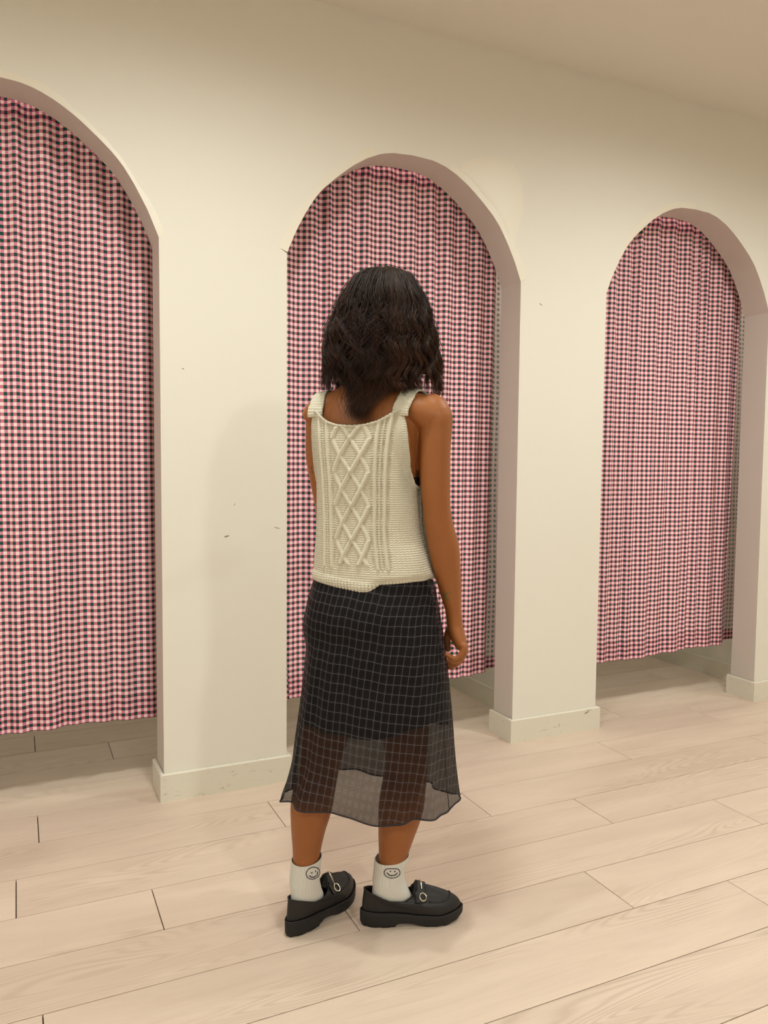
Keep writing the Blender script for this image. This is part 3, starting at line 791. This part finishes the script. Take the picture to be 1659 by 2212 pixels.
# dark bra band showing in the right armhole
M['black_cloth'] = simple('black_jersey', lin(12, 10, 12), 0.85)
tb = np.linspace(0, 2*math.pi, 160, endpoint=False); V = []
for a in tb:
    for z in np.linspace(1.130, 1.196, 6):
        i = np.argmin(abs(trunk[:, 0]-z)); ra, rb = trunk[i, 3], trunk[i, 4]; ca, sa = math.cos(a), math.sin(a)
        pp = B(trunk[i, 1], trunk[i, 2], z)+RB*(ra+.004)*math.copysign(abs(ca)**.889, ca)+FB*(rb+.004)*math.copysign(abs(sa)**.889, sa)
        h = BODY.find_nearest(Vector(pp)); pp = np.array(h[0])+np.array(h[1])*0.0022; V.append(pp)
br = mesh_obj('bra_band', V, grid_faces(160, 6, True), M['black_cloth'], person, True)

# ---- skirt
sk = interp_rings([ # y_px, xl, xr, b
    (1225, 692, 924, 0.108), (1255, 684, 937, 0.115), (1310, 670, 947, 0.131), (1380, 662, 957, 0.142), (1450, 657, 964, 0.143), (1530, 650, 970, 0.143), (1600, 645, 973, 0.141), (1660, 638, 977, 0.141), (1730, 630, 984, 0.142), (1800, 626, 990, 0.143)], 90)
KZ = np.array([yz(y) for y in sk[:, 0]]); KL = np.array([PX(r[1], r[0])[0] for r in sk]); KR = np.array([PX(r[2], r[0])[0] for r in sk]); KB = sk[:, 3]
o_ = np.argsort(KZ); KZ, KL, KR, KB = KZ[o_], KL[o_], KR[o_], KB[o_]
def skirt_pt(th, z, off=0.0, fold=1.0):
    L = np.interp(z, KZ, KL); R_ = np.interp(z, KZ, KR); b = np.interp(z, KZ, KB); c = (L+R_)/2; H = (R_-L)/2
    a = np.sqrt(np.maximum(H**2-(b*math.sin(ANG))**2, 0.01))/math.cos(ANG)
    d = np.clip((0.90-z)/0.55, 0, 1)
    # flared godets: deep fold at the back-left, soft flutes elsewhere
    g = lambda c_, w_: np.exp(-((th-c_)/w_)**2)
    front = np.clip(np.sin(th)*3, 0, 1)
    f = 0.014*d**1.6*front*(np.sin(5*th+0.6)+0.5*np.sin(9*th+2.1))
    f = f + d**1.4*(0.032*g(-1.48, .34) - 0.026*g(-1.97, .10) + 0.012*g(-2.35, .22) - 0.010*g(-2.75, .12) - 0.012*g(-.92, .12) + 0.010*g(-.60, .18) - 0.010*g(-.30, .12) + 0.003*np.sin(17*th))
    f = f*fold
    pw = 2.0+0.7*d; ca, sa = np.cos(th), np.sin(th)
    x = (a+off+f)*np.sign(ca)*np.abs(ca)**(2/pw); y = (b+off+f)*np.sign(sa)*np.abs(sa)**(2/pw)
    P = RB*np.asarray(x)[..., None]+FB*np.asarray(y)[..., None]
    P[..., 0] += c; P[..., 2] = z
    return P
def skirt_mesh(name, ztop_, zhem_fn, off, nth, nv, mat, fold=1.0, parent=person):
    th_ = np.linspace(-math.pi, math.pi, nth, endpoint=False); zh = zhem_fn(th_); v = np.linspace(0, 1, nv)
    Zs = ztop_+(zh-ztop_)[:, None]*v[None, :]; T_ = np.broadcast_to(th_[:, None], Zs.shape)
    P = push_out(skirt_pt(T_, Zs, off, fold), 0.013 if off == 0 else 0.003)
    # arc length from the back middle, per row
    i0 = np.argmin(abs(th_+math.pi/2)); dP = np.linalg.norm(np.diff(np.concatenate([P, P[:1]], 0), axis=0), axis=2)
    cs = np.concatenate([np.zeros((1, nv)), np.cumsum(dP, axis=0)], 0); Qr = cs-cs[i0]
    # open grid with a seam so the print can run
    P2 = np.concatenate([P, P[:1]], 0); Z2 = np.concatenate([Zs, Zs[:1]], 0)
    UV = np.stack([Qr-0.10*(Z2-0.6)*(1+0.3*np.sin(Z2*9)), Z2+0.10*Qr+0.0024*np.sin(Qr*30+Z2*6)+0.0008*np.sin(Qr*90)], -1)
    return P2, UV, th_, zh
SK_TOP = 0.965
def hem_fn(t_): return 0.357+0.004*np.sin(3*t_+1)+0.004*np.sin(7*t_)-0.016*(np.sin(t_) > 0)*np.abs(np.sin(t_))+0.008*np.exp(-((t_+2.02)/.12)**2)-0.010*np.exp(-((t_+1.45)/.35)**2)
P2, UVk, thk, zhk = skirt_mesh('skirt', SK_TOP, hem_fn, 0.0, 520, 150, None)
def mat_sheer():
    t = NT('sheer_check_chiffon'); uv = t.sep(t.coord('UV')); 
    def line(c, P, w, off=0.0):
        f = t.math('FRACT', t.math('DIVIDE', t.math('ADD', c, off+10*P), P)); d = t.math('ABSOLUTE', t.math('SUBTRACT', f, 0.5))
        return t.math('LESS_THAN', d, w/P/2)
    PU, PV = 0.0182, 0.0238
    g = t.math('MAXIMUM', line(uv[0], PU, 0.0013), line(uv[1], PV, 0.0014))
    band = t.math('MAXIMUM', line(uv[0], PU, 0.0090, PU/2), line(uv[1], PV, 0.0110, PV/2))
    base = t.mix(band, lin(30, 25, 27), lin(15, 12, 13))
    col = t.mix(g, base, lin(84, 82, 86))
    t.set(Base_Color=col, Roughness=0.7); t.b.inputs['Specular IOR Level'].default_value = 0.2
    al = t.math('MAXIMUM', t.math('MULTIPLY', g, 0.88), t.math('MULTIPLY_ADD', band, 0.05, 0.71))
    t.put(t.b.inputs['Alpha'], al)
    return t.m
M['sheer'] = mat_sheer()
skirt = mesh_obj('skirt', P2.reshape(-1, 3), grid_faces(521, 150), M['sheer'], person, True, UVk.reshape(-1, 2))
skirt['label'] = 'sheer black chiffon midi skirt with thin grey grid check'
# rolled hem and side seam
M['hem_dark'] = simple('dark_hem', lin(34, 28, 34), 0.8)
pts = P2[:-1, -1]
V, F = tube_geo(pts, 0.0021, 6, True); mesh_obj('rolled_hem', V, F, M['hem_dark'], skirt, True)
for th0 in (-0.16, math.pi-0.16):
    zz = np.linspace(0.92, 0.36, 60); pts = skirt_pt(np.full(60, th0)+0.05*(0.92-zz), zz, 0.0006); V, F = tube_geo(pts, 0.0011, 5); mesh_obj('side_seam', V, F, M['hem_dark'], skirt, True)
# opaque black slip underneath, shorter
def slip_hem(t_): return 0.556+0.012*np.sin(2*t_+2.4)+0.012*np.cos(t_*3+1.0)-0.010*np.sin(t_)
Ps, UVs_, ths, zhs = skirt_mesh('slip', SK_TOP-0.005, slip_hem, -0.012, 520, 110, None, 1.0)
slip = mesh_obj('slip', Ps.reshape(-1, 3), grid_faces(521, 110), M['black_cloth'], skirt, True)
slip['label'] = 'short opaque black lining under the sheer skirt'

# ---- socks
def mat_sock():
    t = NT('white_ribbed_sock'); n = t.noise(t.coord('Object'), 500, 2)
    t.set(Base_Color=lin(214, 212, 204), Roughness=0.9); t.b.inputs['Sheen Weight'].default_value = 0.2; t.bump(n, 0.25, 0.0008); return t.m
M['sock'] = mat_sock(); M['ink'] = simple('dark_purple_thread', lin(38, 22, 44), 0.7)
def sock(leg, fr, keys):
    """keys: local rings (centre, r_side, r_depth) from cuff to sole"""
    h, d, l = fr; n = 96; K = interp_rings(keys, 60); V = []
    for i, r_ in enumerate(K):
        v = i/59
        for j in range(n):
            a = 2*math.pi*j/n
            rib = 0.0011*math.sin(a*32)*np.clip((0.62-v)/0.05, 0, 1)*np.clip((v-0.03)/0.03, 0, 1)
            dr = r_[5]
            c = np.array([r_[0], r_[1], r_[2]])
            off = d*(r_[4]+rib)*math.cos(a)+l*(r_[3]+rib)*math.sin(a)
            off = off+np.array([0, 0, dr*math.cos(a)])
            V.append(c+off)
    V = np.array(V)
    o = mesh_obj('sock', V, grid_faces(60, n, False)[:, ::-1] if False else ring_faces(60, n), M['sock'], person, True)
    so = o.modifiers.new('solid', 'SOLIDIFY'); so.thickness = 0.0018; so.offset = -1
    return o
def ring_faces(k_, n):
    I, J = np.meshgrid(np.arange(k_-1), np.arange(n), indexing='ij'); J2 = (J+1) % n
    return np.stack([I*n+J, (I+1)*n+J, (I+1)*n+J2, I*n+J2], -1).reshape(-1, 4)
def sk_keys(leg, cuff, rc):
    h, d, l = FRAME[leg]; A = ANK[leg]; c0 = PX(*cuff); z0 = c0[2]
    return [(c0[0], c0[1], z0, rc, rc+.002, .006), (c0[0]*.75+A[0]*.25, c0[1]*.75+A[1]*.25, z0*.8+.13*.2, rc-.001, rc+.001, .003),
            ((c0[0]*.12+A[0]*.88), (c0[1]*.12+A[1]*.88), .138, .0370, .0410, 0.0), (*(A+d*.002)[:2], .116, .0355, .0440, -.006), (*(A+d*.008)[:2], .094, .0330, .0500, -.012),
            (*(A+d*.012)[:2], .074, .029, .0560, -.010), (*(A+d*.014)[:2], .050, .026, .0560, 0.0)]
sockL = sock('L', FRAME['L'], sk_keys('L', (662.5, 1852, -.036), .0395))
sockR = sock('R', FRAME['R'], sk_keys('R', (847, 1850, -.008), .0440))
sockL['label'] = 'white ribbed sock with round smiley'; sockR['label'] = 'white ribbed sock with squashed smiley'

def decal(bvh, strokes, r, mat, parent, name, lift=0.0004):
    mb = MB()
    for pts, closed, rr in strokes:
        Q = []
        for (x, y) in pts:
            h = cast(bvh, x, y)
            if h[0] is not None: Q.append(np.array(h[0])+np.array(h[1])*lift*(1 if Vector(h[1]).dot(Vector(LC)-h[0]) > 0 else -1))
        if len(Q) < 2: continue
        Q = np.array(Q)
        if not closed and np.max(np.linalg.norm(np.diff(Q, axis=0), axis=1)) > 0.02: continue
        mb.tube(Q, rr if rr else r, 6, closed)
    return mb.build(name, mat, parent, True) if mb.v else None
def oval(cx, cy, rx, ry, rot, n=28, f=None):
    out = []
    for i in range(n):
        a = 2*math.pi*i/n; x, y = rx*math.cos(a), ry*math.sin(a)
        if f: x, y = f(x, y)
        out.append((cx+x*math.cos(rot)-y*math.sin(rot), cy+x*math.sin(rot)+y*math.cos(rot)))
    return out
def arc(cx, cy, rx, ry, a0, a1, rot, n=14):
    return [(cx+rx*math.cos(a)*math.cos(rot)-ry*math.sin(a)*math.sin(rot), cy+rx*math.cos(a)*math.sin(rot)+ry*math.sin(a)*math.cos(rot)) for a in np.linspace(math.radians(a0), math.radians(a1), n)]
def dotp(x, y, e=0.5): return [(x, y-e), (x, y), (x, y+e)]
r1 = math.radians(-26)
decal(bvh_of(sockL), [(oval(676, 1886, 15, 12.5, r1), True, None), (arc(676.5, 1886.5, 9.5, 8.0, 5, 175, r1), False, .0013), (dotp(673.5, 1885), False, .0024), (dotp(681, 1882), False, .0020)], .0011, M['ink'], sockL, 'smiley_print')
flat = lambda x, y: (x, max(y, -8.5))
decal(bvh_of(sockR), [(oval(847, 1885, 17, 11.5, 0, 32, flat), True, None), (arc(847, 1883.5, 11, 7.8, 8, 172, 0), False, .0013), (dotp(843.5, 1882), False, .0024), (dotp(852.5, 1882), False, .0022)], .0011, M['ink'], sockR, 'smiley_print')

# ---- loafers
def mat_leather():
    t = NT('black_leather'); v = t.coord('Object'); n = t.noise(v, 380, 3, 0.6); n2 = t.noise(v, 30, 3)
    t.set(Base_Color=t.mix(n2, lin(22, 19, 19), lin(17, 15, 15)), Roughness=t.math('MULTIPLY_ADD', n2, 0.2, 0.40)); t.bump(n, 0.18, 0.0006); return t.m
M['leather'] = mat_leather(); M['rubber'] = simple('black_rubber', lin(18, 17, 16), 0.65)
M['bit'] = simple('polished_metal', lin(222, 212, 190), 0.18, Metallic=1.0)
def plan(a, side, grow=0.0):
    """shoe plan outline: a angle 0 = toe, pi = heel ; returns (forward, lateral)"""
    L = SH_LEN+grow*2; c = math.cos(a); s = math.sin(a)
    x = SH_LEN/2+(L/2)*math.copysign(abs(c)**0.86, c)
    u = (x+grow)/L
    w = np.interp(u, [0, .06, .15, .30, .45, .60, .72, .82, .92, .97, 1.0], [.022, .029, .0325, .0325, .034, .040, .0455, .0455, .039, .031, .022])+grow
    bow = np.interp(u, [0, .35, .7, 1.0], [0, 0.002, -0.002, -0.009])   # toes curve inward (toward big toe side)
    y = w*math.copysign(abs(s)**0.80, s)
    return x, y-bow*side
def to3(fr, x, y, z): h, d, l = fr; return h+d*x+l*y+np.array([0, 0, z])
def make_shoe(leg, label):
    fr = FRAME[leg]; side = 1 if leg == 'L' else -1           # +lateral = shoe's own left
    root = bpy.data.objects.new('loafer', None); COL.objects.link(root); root.parent = person
    hloc = fr[0]+fr[1]*0.1; root.location = tuple(hloc); root['label'] = label
    def put(name, V, F, mat, par=root, smooth=True):
        V = np.asarray(V, float)-hloc; o = mesh_obj(name, V, F, mat, par, smooth); return o
    n = 96; ang = [2*math.pi*i/n for i in range(n)]
    # sole: chunky unit with toe spring, heel block and arch gap below
    def zt(x): u = x/SH_LEN; return np.interp(u, [0, .3, .5, .75, 1.0], [.040, .038, .031, .026, .034])
    def zb(x):
        u = x/SH_LEN; return np.interp(u, [0, .02, .335, .345, .40, .52, .56, .80, .92, 1.0], [.002, 0, 0, .012, .013, .008, .001, 0, .004, .013])
    V = []; rows = [(0.0005, 0), (0.004, .22), (0.0045, .6), (0.0045, .88), (0.003, 1.0)]
    for gr, q in rows:
        for a in ang:
            x, y = plan(a, side, gr); lug = 0.0022*(1 if (int(i_ := (a*n/(2*math.pi)) // 3) % 2 == 0) else 0) if q == 0 else 0
            V.append(to3(fr, x, y, zb(x)*(1-q)+zt(x)*q+lug*0.6))
    F = [tuple(r) for r in ring_faces(len(rows), n)[:, ::-1].tolist()]
    # close top and bottom with strips across
    for base_, flip in ((0, False), ((len(rows)-1)*n, True)):
        for i in range(n//2):
            a_, b_, c_, d_ = base_+i, base_+i+1, base_+(n-i-1) % n, base_+(n-i) % n
            f = (a_, b_, c_, d_); f = f if len(set(f)) == 4 else tuple(dict.fromkeys(f))
            if len(f) >= 3: F.append(f if flip else f[::-1])
    sole = put('sole', V, F, M['rubber'], smooth=False)
    # welt line between upper and sole
    V, F = tube_geo([to3(fr, *plan(a, side, .0028), zt(plan(a, side, 0)[0])+.0012) for a in ang], .0021, 6, True); put('welt', V, F, M['leather'], sole)
    # upper: bowl from welt to opening rim
    def rim(a):
        c, s = math.cos(a), math.sin(a); x = 0.076+0.070*c; 
        w = np.interp(x, [0.004, .02, .05, .09, .13, .146], [.014, .025, .0325, .0345, .033, .028]); y = w*math.copysign(abs(s)**0.7, s)
        z = np.interp(x, [0.004, .03, .07, .11, .135, .147], [.100, .090, .074, .069, .078, .098])
        z2 = z if abs(s) > 0.25 or c < 0 else np.interp(abs(s), [0, .25], [.106, z])
        return x, y, z2
    def upper_pt(a, v):
        x0, y0 = plan(a, side, -0.001); z0 = zt(x0); x3, y3, z3 = rim(a)
        dist = math.hypot(x3-x0, y3-y0); toe = max(0.0, math.cos(a))
        h1 = 0.024+0.010*toe
        P0_ = np.array([x0, y0, z0]); P1 = np.array([x0*1.0+(x3-x0)*-0.02, y0*1.03, z0+h1]); 
        P2_ = np.array([x0+(x3-x0)*(0.55 if toe > .2 else 0.6), y0+(y3-y0)*0.55, min(z3-0.006, z0+h1+0.020) if toe > 0.2 else z3-0.022]); P3 = np.array([x3, y3, z3])
        p_ = (1-v)**3*P0_+3*(1-v)**2*v*P1+3*(1-v)*v*v*P2_+v**3*P3
        return p_
    nvu = 26; V = []
    for v in np.linspace(0, 1, nvu):
        for a in ang: V.append(to3(fr, *upper_pt(a, v)))
    Fu = ring_faces(nvu, n)[:, ::-1]
    up = put('upper', V, Fu, M['leather']); so = up.modifiers.new('solid', 'SOLIDIFY'); so.thickness = 0.0025; so.offset = -1
    Vn = np.array(V)-hloc
    bv = BVHTree.FromPolygons([Vector(v) for v in Vn], Fu.tolist())
    def top_hit(x, y):
        p = to3(fr, x, y, 0.16)-hloc; h = bv.ray_cast(Vector(p), Vector((0, 0, -1))); return (np.array(h[0]), np.array(h[1])) if h[0] is not None else (None, None)
    # rim piping
    V, F = tube_geo([to3(fr, *rim(a)) for a in ang], .0016, 6, True); put('rim_piping', V, F, M['leather'], up)
    # apron seam ridge (moccasin toe)
    pts = []
    for q in np.linspace(-1, 1, 61):
        a = q*1.42; x, y = 0.158+0.082*math.copysign(abs(math.cos(a))**.8, math.cos(a)), -0.0345*math.copysign(abs(math.sin(a))**.75, math.sin(a))
        h, _ = top_hit(x, y+0.005*side*(x-.15)/.1)
        if h is not None: pts.append(h+np.array([0, 0, .0006]))
    V, F = tube_geo(np.array(pts), .0022, 6); mesh_obj('apron_seam', V, F, M['leather'], up, True)
    # saddle strap across the vamp
    xs_, ys_ = np.linspace(.1385, .171, 9), np.linspace(-.036, .036, 31); V, ok = [], True
    for x in xs_:
        for y in ys_:
            wv = 1-0.10*abs(y)/.036; h, nn = top_hit(.155+(x-.155)*wv, y)
            if h is None: h = to3(fr, x, y, .07)-hloc; nn = np.array([0, 0, 1.0])
            nn = nn if nn[2] > 0 else -nn
            V.append(h+nn*.0022)
    o = mesh_obj('saddle_strap', V, grid_faces(9, 31), M['leather'], up, True); so = o.modifiers.new('solid', 'SOLIDIFY'); so.thickness = .002; so.offset = 1
    # horsebit: two rings joined by a bar
    mb = MB(); ends = []
    for sy in (-1, 1):
        h, nn = top_hit(.160, sy*.0265)
        if h is None: continue
        nn = nn if nn[2] > 0 else -nn; c = h+nn*.0055; e1 = fr[1]; e2 = np.cross(nn, e1); e2 /= np.linalg.norm(e2)
        ring = [c+e1*.0088*math.cos(a)+e2*.0105*math.sin(a) for a in np.linspace(0, 2*math.pi, 24, endpoint=False)]
        V, F = tube_geo(ring, .0019, 8, True); mesh_obj('bit_ring', V, F, M['bit'], up, True)
        ends.append(c-fr[2]*sy*.009+nn*.001)
    if len(ends) == 2:
        h, nn = top_hit(.160, 0.0); mid_ = h+np.array([0, 0, .0065])
        K = interp_rings([ends[0], (ends[0]+mid_)/2+np.array([0, 0, .002]), mid_, (ends[1]+mid_)/2+np.array([0, 0, .002]), ends[1]], 25)
        rr = 0.0020+0.0011*np.abs(np.sin(np.linspace(0, 2*math.pi, 25)))
        V, F = tube_geo(K, rr, 8); mesh_obj('bit_bar', V, F, M['bit'], up, True)
    return root
make_shoe('L', 'left black leather loafer with metal bit, heel toward viewer'); make_shoe('R', 'right black leather loafer with metal bit, seen from its side')

# ---- tattoos
M['tat_green'] = simple('green_tattoo', lin(70, 96, 52), 0.6); M['tat_dark'] = simple('dark_tattoo', lin(62, 30, 14), 0.6)
decal(BODY, [(arc(969, 1286.5, 6, 6, 60, 330, 0, 16), False, .0010), ([(957, 1284), (960, 1285), (963, 1288)], False, .0022), ([(958, 1289), (961, 1290), (965, 1293), (970, 1296)], False, .0014), ([(961, 1283), (963, 1286)], False, .0018), ([(966, 1293), (967, 1298)], False, .0009)], .001, M['tat_green'], bodyo, 'forearm_tattoo', -0.0006)
decal(BODY, [([(666.2, 1007.5), (668.6, 1013.5)], False, None), ([(671.6, 1007.5), (673.2, 1010), (674.6, 1013)], False, .0010), ([(671.8, 1012), (674, 1012.4)], False, None), ([(668.8, 1017), (670.5, 1023)], False, None), ([(673.2, 1016.7), (675, 1017.5), (675.3, 1020), (675.6, 1023)], False, .0009)], .0007, M['tat_dark'], bodyo, 'arm_tattoo', -0.0003)
# small mole on the right shoulder
decal(BODY, [([(925.5, 937.5), (926.5, 938.5)], False, .0014)], .0014, M['tat_dark'], bodyo, 'mole', -0.0006)

# ---- hair
def hair():
    rs = np.random.RandomState(11)
    HCx, HCy = HC[0], HC[1]
    rows = interp_rings([ # y_px, xl, xr, depth half, depth centre shift along facing
        (577, 806, 846, .022, -.01), (588, 782, 878, .070, -.01), (604, 764, 893, .095, -.01), (640, 740, 914, .118, -.012), (680, 722, 929, .130, -.014), (720, 708, 938, .136, -.018), (760, 702, 946, .138, -.022),
        (800, 701, 949, .136, -.026), (832, 702, 948, .128, -.030), (852, 706, 944, .118, -.032), (880, 716, 930, .11, -.034), (925, 735, 900, .10, -.036)], 120)
    Zr = np.array([PX(800, r[0])[2] for r in rows]); Xl = np.array([PX(r[1], r[0])[0] for r in rows]); Xr = np.array([PX(r[2], r[0])[0] for r in rows]); Br = rows[:, 3]; Sh = rows[:, 4]
    o_ = np.argsort(Zr); Zr, Xl, Xr, Br, Sh = Zr[o_], Xl[o_], Xr[o_], Br[o_], Sh[o_]
    zt_, zshoulder = Zr[-1], PX(800, 836)[2]
    def env(phi, z, s):
        xl, xr = np.interp(z, Zr, Xl), np.interp(z, Zr, Xr); b = np.interp(z, Zr, Br); c = (xl+xr)/2; a = (xr-xl)/2
        x = c+a*s*np.cos(phi); y = HCy-0.012+np.interp(z, Zr, Sh)+b*s*np.sin(phi)
        return x, y
    NS = 26
    allV, allF, tint = [], [], []
    base = 0
    face_phi = math.atan2(FB[1], FB[0])
    xt, zt_end = PX(775, 905)[0], PX(775, 908, -.11)[2]
    def strand(phi, s_lay, z0, z1, wave, w_ph, w_len, jit, r0, tnt, tail):
        nonlocal base
        v = np.linspace(0, 1, NS)
        z = z0+(z1-z0)*v**1.12
        s = s_lay*np.ones(NS)
        ph = phi+wave[2]*np.sin(v*4+w_ph)*0.5
        x, y = env(ph, z, s)
        L = np.clip((z0-z)/0.30, 0, 1)
        wv = wave[0]*np.clip((v-0.12)/0.5, 0, 1)
        k_ = 2*math.pi*(zt_-z)/w_len+w_ph
        tx, ty = -np.sin(ph), np.cos(ph)
        x = x+tx*wv*np.sin(k_)+np.cos(ph)*wv*0.28*np.cos(k_)+jit[0]*(1.0-0.55*v); y = y+ty*wv*np.sin(k_)+np.sin(ph)*wv*0.28*np.cos(k_)+jit[1]*(1.0-0.55*v)
        if tail > 0:
            g = np.clip((PX(800, 770)[2]-z)/0.14, 0, 1)**1.2*tail
            x = x*(1-g)+(xt+jit[2]+0.5*wv*np.sin(k_))*g
            y = y*(1-g)+(-0.098-0.02*np.clip((zshoulder-z)/0.1, -1, 1)+jit[1]*0.8)*g
        else:
            # ends curl outward above the shoulder
            e = np.clip((v-0.8)/0.2, 0, 1)**2; x = x+np.cos(ph)*0.014*e*wave[3]; y = y+np.sin(ph)*0.010*e*wave[3]
        P = np.stack([x, y, z+jit[3]*v], -1)
        T = np.gradient(P, axis=0); T /= np.linalg.norm(T, axis=1)[:, None]+1e-9
        N = np.cross(T, np.array([0.3, 0.2, 1.0])); N /= np.linalg.norm(N, axis=1)[:, None]+1e-9; Bn = np.cross(T, N)
        r = r0*np.interp(v, [0, .1, .7, 1], [.7, 1, .9, .15])
        ring = np.stack([P+r[:, None]*(math.cos(a)*N+math.sin(a)*Bn) for a in (0, 2.094, 4.189)], 1).reshape(-1, 3)
        allV.append(ring); allF.append(ring_faces(NS, 3)+base); base += NS*3
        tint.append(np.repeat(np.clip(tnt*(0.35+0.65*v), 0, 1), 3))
    n_lock = 470
    for i in range(n_lock):
        phi = rs.uniform(-math.pi, math.pi); fill = i >= 390
        if fill: phi = -math.acos(rs.uniform(0.05, 0.80))    # fuller right-hand back
        dphi = (phi-face_phi+math.pi) % (2*math.pi)-math.pi
        lay = rs.choice([0.58, 0.80, 0.90, 0.97, 1.0], p=[.12, .14, .20, .27, .27])
        if abs(dphi) < 0.95: phi = face_phi+math.copysign(0.95+rs.uniform(0, .35), dphi)
        backness = max(0.0, -math.sin(phi)); xr_ = math.cos(phi); tail = 0.0
        z0 = zt_-rs.uniform(0.002, 0.030) if rs.rand() < 0.55 else zt_-rs.uniform(0.03, 0.11)
        end_y = rs.uniform(796, 850) if xr_ < 0.1 else rs.uniform(806, 862)
        if fill: end_y = rs.uniform(834, 866); lay = rs.uniform(0.6, 0.95)
        if not fill and backness > 0.55 and -0.90 < xr_ < 0.55 and rs.rand() < 0.60:
            tail = rs.uniform(0.75, 1.0); z1 = max(zt_end+abs(rs.normal(0, 0.030)), zt_end-0.002)
        else: z1 = PX(800, end_y)[2]+(0.03 if rs.rand() < .15 else 0)
        wave = (rs.uniform(.008, .015), 0, rs.uniform(-.04, .04), rs.uniform(-.4, 1.3)); w_ph = 2.6*math.sin(2.3*phi+1)+1.6*math.cos(5*phi)+0.8*lay+rs.normal(0, .45); w_len = .074+.006*math.sin(3*phi)
        tl = rs.rand()**1.8*(1.0 if xr_ > -0.1 else 0.55)
        for j in range(18):
            jr = 0.0042
            strand(phi+rs.normal(0, .012), lay*(1+rs.normal(0, .008)), z0-rs.uniform(0, .004), z1+rs.normal(0, .005), (wave[0]*rs.uniform(.92, 1.08), 0, wave[2], wave[3]), w_ph+rs.normal(0, .10), w_len,
                   (rs.normal(0, jr), rs.normal(0, jr), rs.normal(0, .018), rs.normal(0, .003)), rs.uniform(.0004, .0009), np.clip(tl+rs.normal(0, .08), 0, 1), tail)
    for i in range(420):                                   # fly-away curls on the outline
        phi = rs.uniform(-math.pi, math.pi); dphi = (phi-face_phi+math.pi) % (2*math.pi)-math.pi
        if abs(dphi) < 1.0: continue
        strand(phi, rs.uniform(1.0, 1.055)+(0.05*rs.rand() if math.cos(phi) < 0 else 0), zt_-rs.uniform(0.0, .13), PX(800, rs.uniform(720, 850))[2], (rs.uniform(.008, .018), 0, rs.uniform(-.15, .15), rs.uniform(0, 1.6)), rs.uniform(0, 6.28), rs.uniform(.04, .08),
               (rs.normal(0, .004), rs.normal(0, .004), 0, 0), .00045, rs.rand()*.6, 0)
    # dark under-layer so no scalp shows through
    nphi, nz = 72, 40; zz = np.linspace(zt_-0.004, PX(800, 806)[2], nz); V = np.zeros((nz, nphi, 3))
    for i, z in enumerate(zz):
        for j in range(nphi):
            phi = 2*math.pi*j/nphi; dphi = (phi-face_phi+math.pi) % (2*math.pi)-math.pi
            s_ = 0.86
            if abs(dphi) < 1.0 and z < zt_-0.07: s_ = 0.40+0.46*max(0, abs(dphi)-0.75)/0.25 if abs(dphi) > .75 else 0.40
            x, y = env(phi, z, s_); V[i, j] = (x, y, z)
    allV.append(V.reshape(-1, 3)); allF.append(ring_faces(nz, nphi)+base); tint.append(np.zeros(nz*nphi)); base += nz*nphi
    V = np.concatenate(allV); F = np.concatenate(allF); tn = np.concatenate(tint)
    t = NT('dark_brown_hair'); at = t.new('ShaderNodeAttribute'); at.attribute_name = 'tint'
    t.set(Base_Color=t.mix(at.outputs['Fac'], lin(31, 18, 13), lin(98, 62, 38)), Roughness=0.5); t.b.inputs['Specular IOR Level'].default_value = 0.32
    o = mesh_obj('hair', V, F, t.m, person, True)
    a_ = o.data.attributes.new('tint', 'FLOAT', 'POINT'); a_.data.foreach_set('value', tn.astype(np.float32))
    o['label'] = 'shoulder length wavy dark brown hair'
hair()
